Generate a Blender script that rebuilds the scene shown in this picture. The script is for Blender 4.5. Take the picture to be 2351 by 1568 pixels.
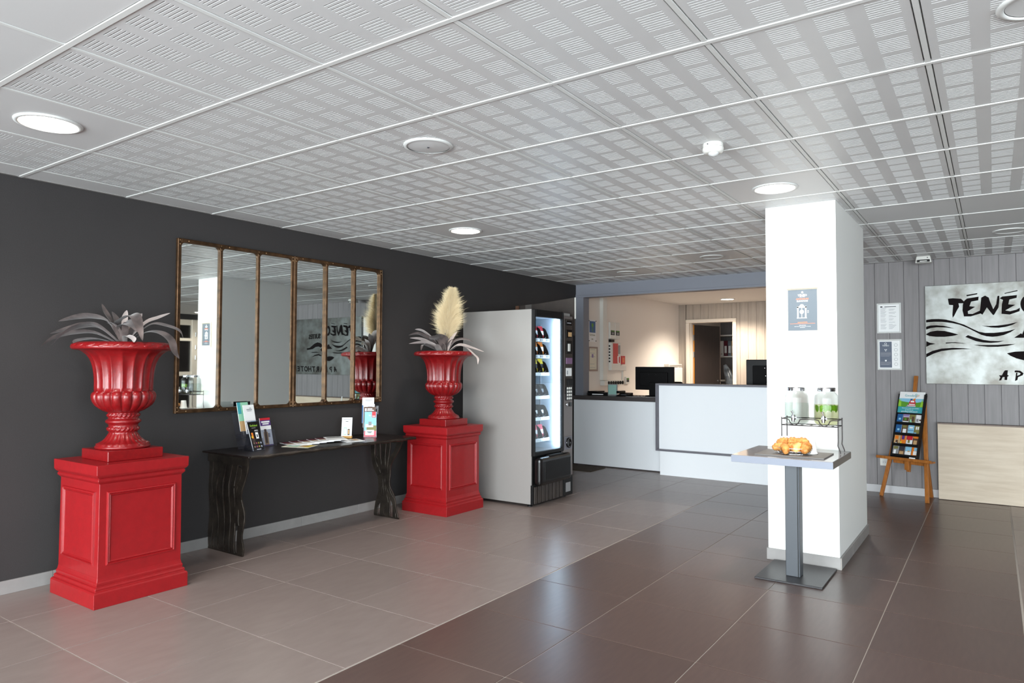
import bpy, bmesh, math, random
from mathutils import Matrix, Vector
random.seed(7)
PI = math.pi
for o in list(bpy.data.objects): bpy.data.objects.remove(o)
SC = bpy.context.scene
C = SC.collection

# ------------------------------------------------------------------ camera
FPX, YAW, PIT, ROL, CAMZ = 1593.11, -0.6061, 0.03419, 0.00306, 1.30033
CX, CY = 1175.5, 784.0
FW = Vector((math.sin(YAW)*math.cos(PIT), math.cos(YAW)*math.cos(PIT), math.sin(PIT)))
_r = Vector((math.cos(YAW), -math.sin(YAW), 0)); _u = _r.cross(FW)
RT = _r*math.cos(ROL)+_u*math.sin(ROL); UP = -_r*math.sin(ROL)+_u*math.cos(ROL)
CAM = Vector((0, 0, CAMZ))
cd = bpy.data.cameras.new('camera'); cam = bpy.data.objects.new('camera', cd); C.objects.link(cam)
cd.sensor_width = 36; cd.lens = FPX*36/2351; cd.clip_start = .02
cam.matrix_world = Matrix(((RT.x, UP.x, -FW.x, 0), (RT.y, UP.y, -FW.y, 0), (RT.z, UP.z, -FW.z, CAMZ), (0, 0, 0, 1)))
SC.camera = cam
def on(px, py, ax, val):
    """point of a known wall / floor / front plane seen at a photo pixel"""
    d = FW+RT*((px-CX)/FPX)-UP*((py-CY)/FPX)
    return CAM+d*((val-CAM[ax])/d[ax])

# ------------------------------------------------------------------ light and exposure
vs = SC.view_settings
vs.view_transform = 'Standard'; vs.look = 'None'; vs.gamma = 1.0; vs.use_curve_mapping = False
vs.exposure = 1.3
w = bpy.data.worlds.new('daylight_sky'); SC.world = w; w.use_nodes = True
bg = w.node_tree.nodes['Background']; bg.inputs[0].default_value = (.93, .94, 1.0, 1); bg.inputs[1].default_value = 1.6
def area(name, loc, rot, sx, sy, power, col, shape='RECTANGLE', spread=180):
    l = bpy.data.lights.new(name, 'AREA'); l.shape = shape; l.size = sx
    if shape == 'RECTANGLE': l.size_y = sy
    l.energy = power; l.color = col; l.spread = math.radians(spread)
    o = bpy.data.objects.new(name, l); C.objects.link(o); o.location = loc; o.rotation_euler = rot
    return o
# daylight coming in through the glazed street front behind the photographer
for k in range(5):
    area('window_and_fill_daylight', (-3.65+1.96*k, -3.25, 1.25), (math.radians(80), 0, 0), 1.8, 2.2, 78, (.985, .97, 1.0), spread=135)

area('window_and_fill_daylight', (5.45, -1.1, 1.3), (math.radians(80), 0, math.radians(90)), 2.8, 2.1, 95, (.84, .92, 1.0), spread=150)  # fill light through the added side bay, brightens the pillar's right face

# ------------------------------------------------------------------ helpers
def lin(c):
    c = c/255.0
    return c/12.92 if c <= .04045 else ((c+.055)/1.055)**2.4
def rgb(r, g, b): return (lin(r), lin(g), lin(b), 1)
MATS = {}
def mat(name, col, rough=.5, metal=0, spec=.5, noise=None, bump=None, emit=None, trans=0, ior=1.45, alpha=1, coat=0, stretch=None, col2=None, sheen=0):
    """noise=(scale, amount) mottles the colour towards col2; bump=(scale, strength)"""
    m = bpy.data.materials.new(name); m.use_nodes = True
    nt = m.node_tree; b = nt.nodes['Principled BSDF']
    b.inputs['Base Color'].default_value = rgb(*col); b.inputs['Roughness'].default_value = rough
    b.inputs['Metallic'].default_value = metal; b.inputs['Specular IOR Level'].default_value = spec
    b.inputs['IOR'].default_value = ior; b.inputs['Transmission Weight'].default_value = trans; b.inputs['Alpha'].default_value = alpha
    b.inputs['Coat Weight'].default_value = coat; b.inputs['Sheen Weight'].default_value = sheen
    if emit: b.inputs['Emission Color'].default_value = rgb(*emit[0]); b.inputs['Emission Strength'].default_value = emit[1]
    if noise or bump:
        tc = nt.nodes.new('ShaderNodeTexCoord'); mp = nt.nodes.new('ShaderNodeMapping'); nt.links.new(tc.outputs['Object'], mp.inputs[0])
        if stretch: mp.inputs['Scale'].default_value = stretch
    if noise:
        n = nt.nodes.new('ShaderNodeTexNoise'); n.inputs['Scale'].default_value = noise[0]; n.inputs['Detail'].default_value = 5
        nt.links.new(mp.outputs[0], n.inputs['Vector'])
        rp = nt.nodes.new('ShaderNodeValToRGB'); rp.color_ramp.elements[0].position = .35; rp.color_ramp.elements[1].position = .68
        c1 = rgb(*col); c2 = rgb(*col2) if col2 else tuple(x*(1-noise[1]) for x in c1[:3])+(1,)
        rp.color_ramp.elements[0].color = c1; rp.color_ramp.elements[1].color = c2
        nt.links.new(n.outputs[0], rp.inputs[0]); nt.links.new(rp.outputs[0], b.inputs['Base Color'])
    if bump:
        n2 = nt.nodes.new('ShaderNodeTexNoise'); n2.inputs['Scale'].default_value = bump[0]; n2.inputs['Detail'].default_value = 4
        nt.links.new(mp.outputs[0], n2.inputs['Vector'])
        bm = nt.nodes.new('ShaderNodeBump'); bm.inputs['Strength'].default_value = bump[1]; bm.inputs['Distance'].default_value = .004
        nt.links.new(n2.outputs[0], bm.inputs['Height']); nt.links.new(bm.outputs[0], b.inputs['Normal'])
    MATS[name] = m
    return m
def clear(name, tint, gloss=.12, rough=.03, edge=.75):
    """thin clear sheet: lets light through, mirrors a little at grazing angles"""
    m = bpy.data.materials.new(name); m.use_nodes = True; nt = m.node_tree; nt.nodes.clear()
    o = nt.nodes.new('ShaderNodeOutputMaterial'); mx = nt.nodes.new('ShaderNodeMixShader')
    t = nt.nodes.new('ShaderNodeBsdfTransparent'); t.inputs[0].default_value = rgb(*tint)
    g = nt.nodes.new('ShaderNodeBsdfGlossy'); g.inputs['Roughness'].default_value = rough
    f = nt.nodes.new('ShaderNodeLayerWeight'); f.inputs[0].default_value = .5
    pw = nt.nodes.new('ShaderNodeMath'); pw.operation = 'POWER'; pw.inputs[1].default_value = 3.2
    ma = nt.nodes.new('ShaderNodeMath'); ma.operation = 'MULTIPLY_ADD'; ma.inputs[1].default_value = edge; ma.inputs[2].default_value = gloss*.25
    nt.links.new(f.outputs['Facing'], pw.inputs[0]); nt.links.new(pw.outputs[0], ma.inputs[0]); nt.links.new(ma.outputs[0], mx.inputs[0]); nt.links.new(t.outputs[0], mx.inputs[1]); nt.links.new(g.outputs[0], mx.inputs[2])
    nt.links.new(mx.outputs[0], o.inputs[0]); MATS[name] = m
    return m

class MB:
    def __init__(s): s.v = []; s.f = []; s.m = []; s.s = []
    def add(s, vs_, fs, m=0, smooth=False):
        n = len(s.v); s.v += [tuple(v) for v in vs_]
        for f in fs: s.f.append(tuple(i+n for i in f)); s.m.append(m); s.s.append(smooth)
        return s
    def box(s, x0, y0, z0, x1, y1, z1, m=0):
        x0, x1 = min(x0, x1), max(x0, x1); y0, y1 = min(y0, y1), max(y0, y1); z0, z1 = min(z0, z1), max(z0, z1)
        return s.add([(x0,y0,z0),(x1,y0,z0),(x1,y1,z0),(x0,y1,z0),(x0,y0,z1),(x1,y0,z1),(x1,y1,z1),(x0,y1,z1)],
                     [(3,2,1,0),(4,5,6,7),(0,1,5,4),(1,2,6,5),(2,3,7,6),(3,0,4,7)], m)
    def frustum(s, cx, cy, z0, a0, b0, z1, a1, b1, m=0):
        """box with half sizes (a0,b0) at z0 and (a1,b1) at z1"""
        v = [(cx+i*a0, cy+j*b0, z0) for i, j in ((-1,-1),(1,-1),(1,1),(-1,1))]+[(cx+i*a1, cy+j*b1, z1) for i, j in ((-1,-1),(1,-1),(1,1),(-1,1))]
        return s.add(v, [(3,2,1,0),(4,5,6,7),(0,1,5,4),(1,2,6,5),(2,3,7,6),(3,0,4,7)], m)
    def bar(s, a, b, wx, wz, m=0, up=(0,0,1)):
        """rectangular bar from a to b"""
        a = Vector(a); b = Vector(b); d = (b-a).normalized(); x = d.cross(Vector(up))
        if x.length < 1e-4: x = d.cross(Vector((0,1,0)))
        x.normalize(); z = x.cross(d)
        v = [p+x*i*wx/2+z*j*wz/2 for p in (a, b) for i, j in ((-1,-1),(1,-1),(1,1),(-1,1))]
        return s.add(v, [(3,2,1,0),(4,5,6,7),(0,1,5,4),(1,2,6,5),(2,3,7,6),(3,0,4,7)], m)
    def tube(s, path, r, n=8, m=0, closed=False, smooth=True):
        P = [Vector(p) for p in path]; k = len(P); R = r if isinstance(r, (list, tuple)) else [r]*k
        rings = []; prev = None
        for i in range(k):
            if closed: t = (P[(i+1) % k]-P[i-1])
            else: t = P[min(i+1, k-1)]-P[max(i-1, 0)]
            t.normalize()
            if prev is None:
                x = t.cross(Vector((0,0,1)));
                if x.length < 1e-3: x = t.cross(Vector((1,0,0)))
            else: x = prev-t*prev.dot(t)
            x.normalize(); prev = x; y = t.cross(x)
            rings.append([P[i]+(x*math.cos(2*PI*j/n)+y*math.sin(2*PI*j/n))*R[i] for j in range(n)])
        v = [p for rg in rings for p in rg]; f = []
        for i in range(k if closed else k-1):
            a = i*n; b = ((i+1) % k)*n
            for j in range(n): f.append((a+j, a+(j+1) % n, b+(j+1) % n, b+j))
        s.add(v, f, m, smooth)
        if not closed:
            s.add(rings[0], [tuple(range(n))[::-1]], m); s.add(rings[-1], [tuple(range(n))], m)
        return s
    def lathe(s, prof, n=32, c=(0,0,0), m=0, smooth=True, mod=None, axis='z', cap=True):
        v = []; f = []
        for i, (r, z) in enumerate(prof):
            for j in range(n):
                a = 2*PI*j/n; rr = r+(mod(i, r, z, a) if mod else 0)
                p = (rr*math.cos(a), rr*math.sin(a), z)
                if axis == 'x': p = (p[2], p[0], p[1])
                if axis == 'y': p = (p[0], p[2], p[1])
                v.append((c[0]+p[0], c[1]+p[1], c[2]+p[2]))
        for i in range(len(prof)-1):
            for j in range(n):
                q = (i*n+j, i*n+(j+1) % n, (i+1)*n+(j+1) % n, (i+1)*n+j)
                f.append(q if axis != 'y' else q[::-1])
        s.add(v, f, m, smooth)
        if cap:
            k = len(prof)-1
            s.add(v[:n], [tuple(range(n))[::-1]], m); s.add(v[k*n:], [tuple(range(n))], m)
        return s
    def prism(s, pts, ax, a, b, m=0):
        """polygon (2D, the two axes other than ax, in order) extruded from a to b along ax"""
        def P(p, t):
            q = list(p); q.insert(ax, t); return tuple(q)
        n = len(pts); v = [P(p, a) for p in pts]+[P(p, b) for p in pts]
        f = [tuple(range(n))[::-1], tuple(range(n, 2*n))]+[(i, (i+1) % n, n+(i+1) % n, n+i) for i in range(n)]
        return s.add(v, f, m)
    def xf(s, M):
        s.v = [tuple(M @ Vector(p)) for p in s.v]; return s
    def join(s, o, M=None, m=None):
        s.add([tuple(M @ Vector(p)) for p in o.v] if M else o.v, [], 0); n = len(s.v)-len(o.v)
        for f, mm, sm in zip(o.f, o.m, o.s): s.f.append(tuple(i+n for i in f)); s.m.append(mm if m is None else m); s.s.append(sm)
        return s
    def mesh(s, name, mats, bev=0, seg=1):
        me = bpy.data.meshes.new(name); me.from_pydata(s.v, [], s.f)
        ml = mats if isinstance(mats, (list, tuple)) else [mats]
        for q in ml: me.materials.append(MATS[q] if isinstance(q, str) else q)
        me.polygons.foreach_set('material_index', s.m); me.polygons.foreach_set('use_smooth', s.s)
        bm = bmesh.new(); bm.from_mesh(me)
        bmesh.ops.recalc_face_normals(bm, faces=bm.faces)
        if bev:
            ed = [e for e in bm.edges if len(e.link_faces) == 2 and e.calc_face_angle(0) > .6]
            bmesh.ops.bevel(bm, geom=ed, offset=bev, segments=seg, affect='EDGES', profile=.6, clamp_overlap=True)
        bm.to_mesh(me); bm.free(); me.update()
        return me
def obj(name, mb, mats, parent=None, bev=0, seg=1, local=False, label=None, kind=None):
    """one mesh object; mb is in world coordinates unless local (then in the parent's)"""
    me = mb if isinstance(mb, bpy.types.Mesh) else mb.mesh(name, mats, bev, seg)
    o = bpy.data.objects.new(name, me); C.objects.link(o)
    if parent:
        o.parent = parent
        if not local:
            o.matrix_parent_inverse = wm(parent).inverted()
    if label: o['label'] = label
    if kind: o['kind'] = kind
    return o
def wm(o):
    m = Matrix.Translation(o.location) @ o.rotation_euler.to_matrix().to_4x4()
    return wm(o.parent) @ o.matrix_parent_inverse @ m if o.parent else m
def thing(name, label, cat, loc=(0,0,0), rotz=0, group=None):
    o = bpy.data.objects.new(name, None); C.objects.link(o); o.empty_display_size = .1
    o.location = loc; o.rotation_euler = (0, 0, rotz); return tag(o, label, cat, group)
def tag(o, label, cat, group=None):
    o['label'] = label; o['category'] = cat
    if group: o['group'] = group
    return o
def struct(name, mb, mats, parent=None, bev=0, label=None):
    o = obj(name, mb, mats, parent, bev, label=label)
    if not parent: o['kind'] = 'structure'
    return o
def dup(root, loc, rotz=None, label=None, group=None):
    r = root.copy(); C.objects.link(r); r.location = loc
    if rotz is not None: r.rotation_euler = (0, 0, rotz)
    if label: r['label'] = label
    if group: r['group'] = group
    for ch in list(root.children):
        c = ch.copy(); C.objects.link(c); c.parent = r
        for g in list(ch.children):
            d = g.copy(); C.objects.link(d); d.parent = c
    return r
_tx = {}
def text(s, size, depth=.001, align='CENTER', bold=0):
    """lettering as a mesh builder in the XY plane, baseline at y=0"""
    k = (s, align, bold)
    if k not in _tx:
        cu = bpy.data.curves.new('t', 'FONT'); cu.body = s; cu.size = 1; cu.align_x = align; cu.resolution_u = 2; cu.offset = bold; cu.extrude = .5
        o = bpy.data.objects.new('t', cu); C.objects.link(o)
        dg = bpy.context.evaluated_depsgraph_get(); me = bpy.data.meshes.new_from_object(o.evaluated_get(dg))
        _tx[k] = ([tuple(v.co) for v in me.vertices], [tuple(p.vertices) for p in me.polygons])
        bpy.data.objects.remove(o); bpy.data.curves.remove(cu); bpy.data.meshes.remove(me)
    v, f = _tx[k]; b = MB(); b.add([(x*size, y*size, (z+.5)*depth) for x, y, z in v], f); return b
# frames that stand text / flat art upright: local x right, y up, z towards the viewer
def face_my(x, y, z): return Matrix(((1,0,0,x),(0,0,-1,y),(0,1,0,z),(0,0,0,1)))      # surface facing -y
def face_px(x, y, z): return Matrix(((0,0,1,x),(1,0,0,y),(0,1,0,z),(0,0,0,1)))       # surface facing +x
# ------------------------------------------------------------------ materials
def tilemat(name, c1, c2, rough, stretch):
    m = mat(name, c1, rough, noise=(6, .3), col2=c2, stretch=stretch, spec=.5)
    nt = m.node_tree; b = nt.nodes['Principled BSDF']
    oi = nt.nodes.new('ShaderNodeObjectInfo'); hs = nt.nodes.new('ShaderNodeHueSaturation'); mr = nt.nodes.new('ShaderNodeMapRange')
    mr.inputs[3].default_value = .93; mr.inputs[4].default_value = 1.06
    nt.links.new(oi.outputs['Random'], mr.inputs[0]); nt.links.new(mr.outputs[0], hs.inputs['Value'])
    rp = [n for n in nt.nodes if n.type == 'VALTORGB'][0]
    nt.links.new(rp.outputs[0], hs.inputs['Color']); nt.links.new(hs.outputs[0], b.inputs['Base Color'])
    return m
tilemat('light_tile', (138, 124, 119), (131, 117, 112), .33, (3, 1.0, 1))
tilemat('dark_tile', (96, 77, 71), (90, 71, 66), .29, (8, 1.2, 1))
mat('grout', (182, 173, 165), .8)
mat('wall_charcoal', (57, 54, 54), .62, bump=(260, .25), noise=(1.2, .1), spec=.35)
mat('white_paint', (240, 239, 236), .55)
mat('cream_paint', (234, 226, 218), .6, bump=(150, .1))
mat('grey_trim', (128, 130, 140), .45)
mat('plank_grey', (134, 129, 130), .5, noise=(5, .16), stretch=(9, 9, .5), bump=(30, .1))
mat('plank_office', (172, 160, 148), .5, noise=(5, .16), stretch=(9, 9, .5), bump=(30, .1))
mat('skirting_tile', (150, 146, 144), .4, noise=(9, .12))
mat('skirting_pale', (190, 188, 190), .4)
mat('ceiling_white', (203, 202, 202), .42, spec=.45, bump=(500, .04))
mat('grid_white', (212, 212, 210), .5)
mat('plaster', (222, 220, 216), .6)
mat('red_paint', (146, 16, 22), .42, noise=(30, .12), bump=(90, .12), coat=.15)
mat('red_urn', (128, 14, 18), .32, noise=(40, .2), bump=(140, .15), coat=.2)
mat('bronze', (98, 72, 50), .42, metal=.75, noise=(22, .55), bump=(120, .25))
mat('rivet', (150, 118, 84), .35, metal=.8)
mat('mirror_glass', (226, 232, 230), .015, metal=1)
mat('iron', (46, 40, 36), .4, metal=.6, noise=(14, .5), bump=(60, .3), col2=(66, 58, 51))
mat('iron_top', (40, 30, 27), .3, metal=.35, noise=(18, .4), bump=(40, .15))
mat('leaf', (98, 84, 81), .5, noise=(16, .4), col2=(50, 39, 38), stretch=(1, 1, 1), sheen=.3)
mat('leaf_pale', (186, 172, 168), .5, noise=(10, .3), sheen=.3)
mat('pampas', (232, 214, 176), .8, sheen=.5)
mat('soil', (38, 28, 24), .9)
mat('vend_side', (150, 146, 143), .42, metal=.2, bump=(400, .05))
mat('vend_front', (120, 112, 110), .4, metal=.4)
mat('black', (16, 15, 16), .5, spec=.3)
mat('black_gloss', (14, 12, 13), .22)
mat('black_matt', (22, 21, 22), .8, spec=.2)
mat('dark_brown', (56, 48, 44), .45, noise=(12, .3))
mat('vend_inside', (208, 218, 230), .45)
mat('steel', (190, 190, 192), .25, metal=1)
mat('chrome', (225, 225, 228), .08, metal=1)
mat('tube_light', (255, 255, 255), .5, emit=((225, 240, 255), 7))
mat('lamp_glow', (255, 255, 255), .5, emit=((255, 242, 226), 14))
mat('lamp_off', (205, 205, 205), .5)
mat('counter_white', (243, 245, 249), .4)
mat('worktop_dark', (74, 68, 68), .4)
mat('frame_grey', (108, 106, 114), .42)
mat('door_dark', (58, 50, 48), .5, noise=(8, .25), stretch=(10, 10, .6))
mat('door_cream', (225, 214, 200), .45)
mat('door_edge', (196, 128, 40), .5)
mat('oak_pale', (206, 190, 170), .5, noise=(4, .2), col2=(192, 174, 153), stretch=(.8, 6, 7), bump=(30, .08))
mat('oak_edge', (120, 102, 92), .5)
mat('easel_wood', (176, 108, 46), .45, noise=(6, .35), stretch=(8, 8, 1), bump=(40, .1))
mat('light_wood', (222, 168, 92), .5)
mat('paper', (240, 240, 240), .55)
mat('paper_cream', (232, 226, 206), .55)
mat('ink', (50, 50, 56), .6)
mat('ink_grey', (150, 150, 156), .6)
mat('navy', (78, 88, 108), .45)
mat('poster_blue', (86, 96, 106), .45)
mat('orange_ink', (226, 120, 84), .5)
mat('champagne', (214, 206, 192), .35, metal=.3)
mat('frame_white', (216, 216, 214), .4)
mat('frame_taupe', (160, 138, 128), .45)
mat('sign_metal', (138, 140, 138), .46, metal=.92, noise=(6.5, .25), col2=(100, 97, 92), bump=(9, .25))
mat('sign_black', (26, 21, 22), .85, spec=.1)
mat('table_grey', (132, 128, 130), .12, spec=.6)
mat('table_edge', (124, 128, 142), .35)
mat('table_steel', (74, 77, 82), .45, metal=.2)
mat('base_steel', (58, 56, 58), .35, metal=.3)
mat('slate', (112, 108, 106), .6, bump=(120, .2))
mat('slate_edge', (34, 32, 33), .5)
mat('wire_dark', (52, 46, 46), .35, metal=.7)
mat('pastry', (218, 160, 86), .55, noise=(48, .5), col2=(170, 94, 34), bump=(90, .8))
mat('pastry_pale', (240, 196, 128), .5, noise=(20, .3), col2=(226, 150, 70), bump=(60, .4))
mat('cup', (244, 243, 238), .5)
mat('mint', (104, 150, 30), .5, noise=(40, .4))
clear('clear_glass', (253, 255, 255), .04, .03, .5)
clear('jar_water', (249, 254, 252), .02, .03, .2)
clear('jar_lemon', (246, 247, 222), .02, .03, .2)
clear('window_glass', (240, 246, 246), .2)
clear('acrylic', (236, 238, 244), .4, .08, .5)
clear('acrylic_lilac', (206, 206, 232), .3, .05)
clear('vend_glass', (236, 243, 246), .18)
mat('dark_glass', (20, 18, 20), .06, spec=.7)
mat('screen_purple', (110, 84, 112), .3, emit=((110, 84, 110), .1))
mat('blue', (38, 92, 146), .45); mat('teal', (62, 160, 170), .45); mat('green', (92, 152, 50), .45); mat('mint_green', (150, 206, 176), .45)
mat('red', (196, 34, 46), .4); mat('pink', (226, 96, 112), .45); mat('yellow', (228, 198, 52), .45); mat('orange', (226, 124, 36), .45)
mat('purple', (82, 48, 122), .45); mat('sky', (140, 196, 224), .45); mat('brown', (92, 64, 48), .5); mat('olive', (128, 124, 70), .5)
mat('maroon', (96, 34, 48), .35); mat('tan', (196, 158, 112), .5); mat('lime', (150, 200, 60), .45); mat('grey', (140, 140, 142), .5); mat('plastic_white', (222, 220, 214), .4)
mat('plastic_bag', (150, 160, 170), .2, noise=(9, .7), bump=(14, .9)); mat('mat_brown', (70, 58, 46), .9, bump=(300, .6)); mat('screen_green', (160, 200, 190), .3)
mat('frosted_lilac', (186, 184, 216), .4)
mat('violet', (148, 128, 176), .5)

# ------------------------------------------------------------------ the setting
WX, YB, H = -4.61, 8.12, 2.382
WEND = 8.2
# floor: recessed grout bed with single tiles on it
floor = struct('floor', MB().box(-4.9, -3.4, -.12, 6.4, 15.2, -.0024), 'grout')
def tmesh(n, w, l, m): return MB().box(-w/2, -l/2, -.012, w/2, l/2, 0).mesh(n, m, .0012)
G = .0042
lt = tmesh('light_tile', .6-G, .6-G, 'light_tile'); dt = tmesh('dark_tile', .6-G, .6-G, 'dark_tile'); lc = tmesh('light_tile_cut', .5, .6-G, 'light_tile')
XB, XR = -2.297, .11
def place_tile(me, x, y):
    o = bpy.data.objects.new('floor_tile', me); C.objects.link(o); o.parent = floor; o.location = (x, y, 0)
far_l = MB(); far_d = MB()
def seen(x, y): return -.2 < y < 8.4 and x > -4.7 and x < .9 and (x*math.cos(YAW)-y*math.sin(YAW)) < .85*(y*math.cos(YAW)+x*math.sin(YAW))+.5
for i in range(-5, 24):
    yl = .275+.6*i+.3; yd = .001+.6*i+.3
    for j in range(-1, 3):
        x = -4.103+.6*j+.3
        if seen(x, yl): place_tile(lc if j < 0 else lt, -4.355 if j < 0 else x, yl)
        elif yl < 14.5: far_l.box(max(x-.298, -4.605), yl-.298, -.012, x+.298, yl+.298, 0)
    for j in range(4):
        x = XB+.6*j+.3
        if seen(x, yd): place_tile(dt, x, yd)
        elif yd < 14.5: far_d.box(x-.298, yd-.298, -.012, x+.298, yd+.298, 0)
    for j in range(9):
        x = XR+.6*j+.3
        if seen(x, yl): place_tile(lt, x, yl)
        elif yl < 10.5: far_l.box(x-.298, yl-.298, -.012, min(x+.298, 5.2), yl+.298, 0)
obj('floor_tile_rest', far_l, 'light_tile', floor, kind='stuff'); obj('floor_tile_rest', far_d, 'dark_tile', floor, kind='stuff')

# ceiling: 60 cm slotted tiles laid in a white grid
OX, OY = -3.772, .447
ceiling = struct('ceiling', MB().box(-4.9, -3.4, H+.02, 6.4, 15.2, H+.15), 'plaster')
def slotted():
    s = .574; b = MB(); pit = .144; xs = [-s/2]; sl = []
    for g in range(4):
        c = (g-1.5)*pit; xs += [c-.045, c+.045]
    xs.append(s/2); ys = [-s/2]
    for g in range(4):
        c = (g-1.5)*pit
        for k in range(8):
            d = c+(k-3.5)*.0146; ys += [d-.0024, d+.0024]
    ys.append(s/2); dz = .005
    for i in range(len(xs)-1):
        for j in range(len(ys)-1):
            x0, x1, y0, y1 = xs[i], xs[i+1], ys[j], ys[j+1]
            if i % 2 == 1 and j % 2 == 1:
                b.add([(x0,y0,0),(x1,y0,0),(x1,y1,0),(x0,y1,0),(x0,y0,dz),(x1,y0,dz),(x1,y1,dz),(x0,y1,dz)],
                      [(4,7,6,5),(0,4,5,1),(1,5,6,2),(2,6,7,3),(3,7,4,0)])
            else: b.add([(x0,y0,0),(x0,y1,0),(x1,y1,0),(x1,y0,0)], [(0,1,2,3)])
    h = s/2; b.add([(-h,-h,0),(h,-h,0),(h,h,0),(-h,h,0),(-h,-h,.012),(h,-h,.012),(h,h,.012),(-h,h,.012)], [(0,1,5,4),(1,2,6,5),(2,3,7,6),(3,0,4,7)])
    me = bpy.data.meshes.new('ceiling_tile'); me.from_pydata(b.v, [], b.f); me.materials.append(MATS['ceiling_white']); me.update(); return me
st = slotted()
pt = MB().box(-.287, -.287, 0, .287, .287, .012).mesh('ceiling_tile_plain', 'ceiling_white')
et = MB().box(-.108, -.289, 0, .108, .289, .012).mesh('ceiling_tile_edge', 'ceiling_white')
PLAIN = {(1, 0), (6, 0), (6, 4), (11, 0), (10, 6), (10, 2), (8, 5), (9, 6), (8, 6)}
rest = MB()
for i in range(-6, 13):
    y = OY+.6*i+.3
    for j in range(-1, 11):
        x = OX+.6*j+.3
        if j == -1:
            if i < -1: rest.box(-4.6, y-.289, H, x+.289, y+.289, H+.012); continue
            o = bpy.data.objects.new('ceiling_tile', et); o.location = (-4.49, y, H)
            C.objects.link(o); o.parent = ceiling
            o2 = bpy.data.objects.new('ceiling_tile', st if (i, j) not in PLAIN and i > 0 else pt); C.objects.link(o2); o2.parent = ceiling; o2.location = (x, y, H)
            continue
        if i < 0 or x > 1.6 or (x > .6 and y < 4):
            rest.box(x-.289, y-.289, H, x+.289, y+.289, H+.012); continue
        me = pt if (i, j) in PLAIN or i < 1 else st
        o = bpy.data.objects.new('ceiling_tile', me); C.objects.link(o); o.parent = ceiling; o.location = (x, y, H)
obj('ceiling_tile_rest', rest, 'ceiling_white', ceiling, kind='stuff')
for i in range(-5, 14):
    y = OY+.6*i
    if y < YB: obj('grid_bar', MB().box(WX, y-.0095, H-.0035, 2.8, y+.0095, H+.01), 'grid_white', ceiling)
for j in range(-1, 12):
    x = OX+.6*j
    obj('grid_bar', MB().box(x-.0085, -3, H-.002, x+.0085, YB, H+.01), 'grid_white', ceiling)
obj('wall_angle', MB().box(WX, -3, H-.003, WX+.02, YB, H+.01), 'skirting_tile', ceiling)
obj('wall_angle', MB().box(-1.3, YB-.03, H-.004, 2.3, YB-.002, H+.01), 'skirting_tile', ceiling)
obj('plaster_field', MB().box(2.8, -3, H-.002, 5.2, 10.5, H+.012), 'plaster', ceiling)
obj('office_ceiling', MB().box(WX, 8.3, H, 2.2, 11.88, H+.012), 'plaster', ceiling)

# walls
struct('wall_left', MB().box(WX-.12, -3, 0, WX, WEND, H), 'wall_charcoal')
struct('wall_office_left', MB().box(WX-.12, WEND, 0, WX, 11.9, H), 'cream_paint')
wb = struct('wall_back', MB().box(-1.32, YB+.012, 0, 2.3, YB+.16, H), 'frame_grey')
def planks(par, x0, x1, seam, pitch, y, z0, z1, m):
    k = math.floor((x0-seam)/pitch)
    while seam+k*pitch < x1:
        a = max(seam+k*pitch, x0)+.0012; b = min(seam+(k+1)*pitch, x1)-.0012
        if b-a > .01: obj('plank', MB().box(a, y, z0, b, y+.014, z1), m, par, bev=.0018)
        k += 1
planks(wb, -1.32, 2.3, -.874, .1335, YB, .078, H-.004, 'plank_grey')
def skirting(name, axis, fixed, a, b, h, t, m, step=.6, sgn=1):
    """tiled skirting along y (axis 1) or x (axis 0), each tile a piece"""
    root = struct(name, MB().box(*( (fixed, a, 0, fixed+sgn*t*.6, b, h-.002) if axis == 1 else (a, fixed, 0, b, fixed+sgn*t*.6, h-.002))), 'grout')
    c = a
    while c < b-.01:
        d = min(c+step, b)
        q = (fixed, c+.001, 0, fixed+sgn*t, d-.001, h) if axis == 1 else (c+.001, fixed, 0, d-.001, fixed+sgn*t, h)
        obj('skirting_tile', MB().box(*q), m, root, bev=.0015); c = d
skirting('baseboard_left', 1, WX, -1.13, 7.99, .076, .012, 'skirting_tile')
skirting('baseboard_back', 0, YB, -1.32, -.4, .078, -.012, 'skirting_pale', 2.0)
# pillar
PX0, PX1, PY0, PY1 = -1.268, -.826, 4.88, 6.05
struct('pillar', MB().box(PX0, PY0, 0, PX1, PY1, H), 'white_paint')
skirting('baseboard_pillar_front', 0, PY0, PX0-.01, PX1+.01, .076, -.012, 'skirting_tile', .46)
skirting('baseboard_pillar_right', 1, PX1, PY0, PY1, .076, .012, 'skirting_tile', .43)
skirting('baseboard_pillar_left', 1, PX0, PY0, PY1, .076, -.012, 'skirting_tile', .43)
# reception opening: jamb, beam, office walls
struct('trim_jamb', MB().box(WX, 8.14, 0, -4.485, 8.3, 2.21), 'grey_trim', bev=.003)
b = MB().box(WX, 8.16, 2.21, -1.3, 8.3, H); b.box(WX, 8.145, 2.21, -1.3, 8.16, 2.232).box(WX, 8.15, 2.24, -1.3, 8.16, 2.252)
struct('trim_beam', b, 'grey_trim')
YO = 11.88
wo = MB(); wo.box(WX, YO+.014, 0, -4.46, YO+.1, H).box(-3.59, YO+.014, 0, 2.2, YO+.1, H).box(-4.46, YO+.014, 2.1, -3.59, YO+.1, H)
wo = struct('wall_office_back', wo, 'black_matt')
planks(wo, WX, -4.47, -4.479, .1365, YO, 0, H, 'plank_office'); planks(wo, -3.58, 2.2, -4.479, .1365, YO, 0, H, 'plank_office'); planks(wo, -4.47, -3.58, -4.479, .1365, YO, 2.11, H, 'plank_office')
struct('wall_office_right', MB().box(2.2, 8.28, 0, 2.3, 11.98, H), 'cream_paint')
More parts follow.
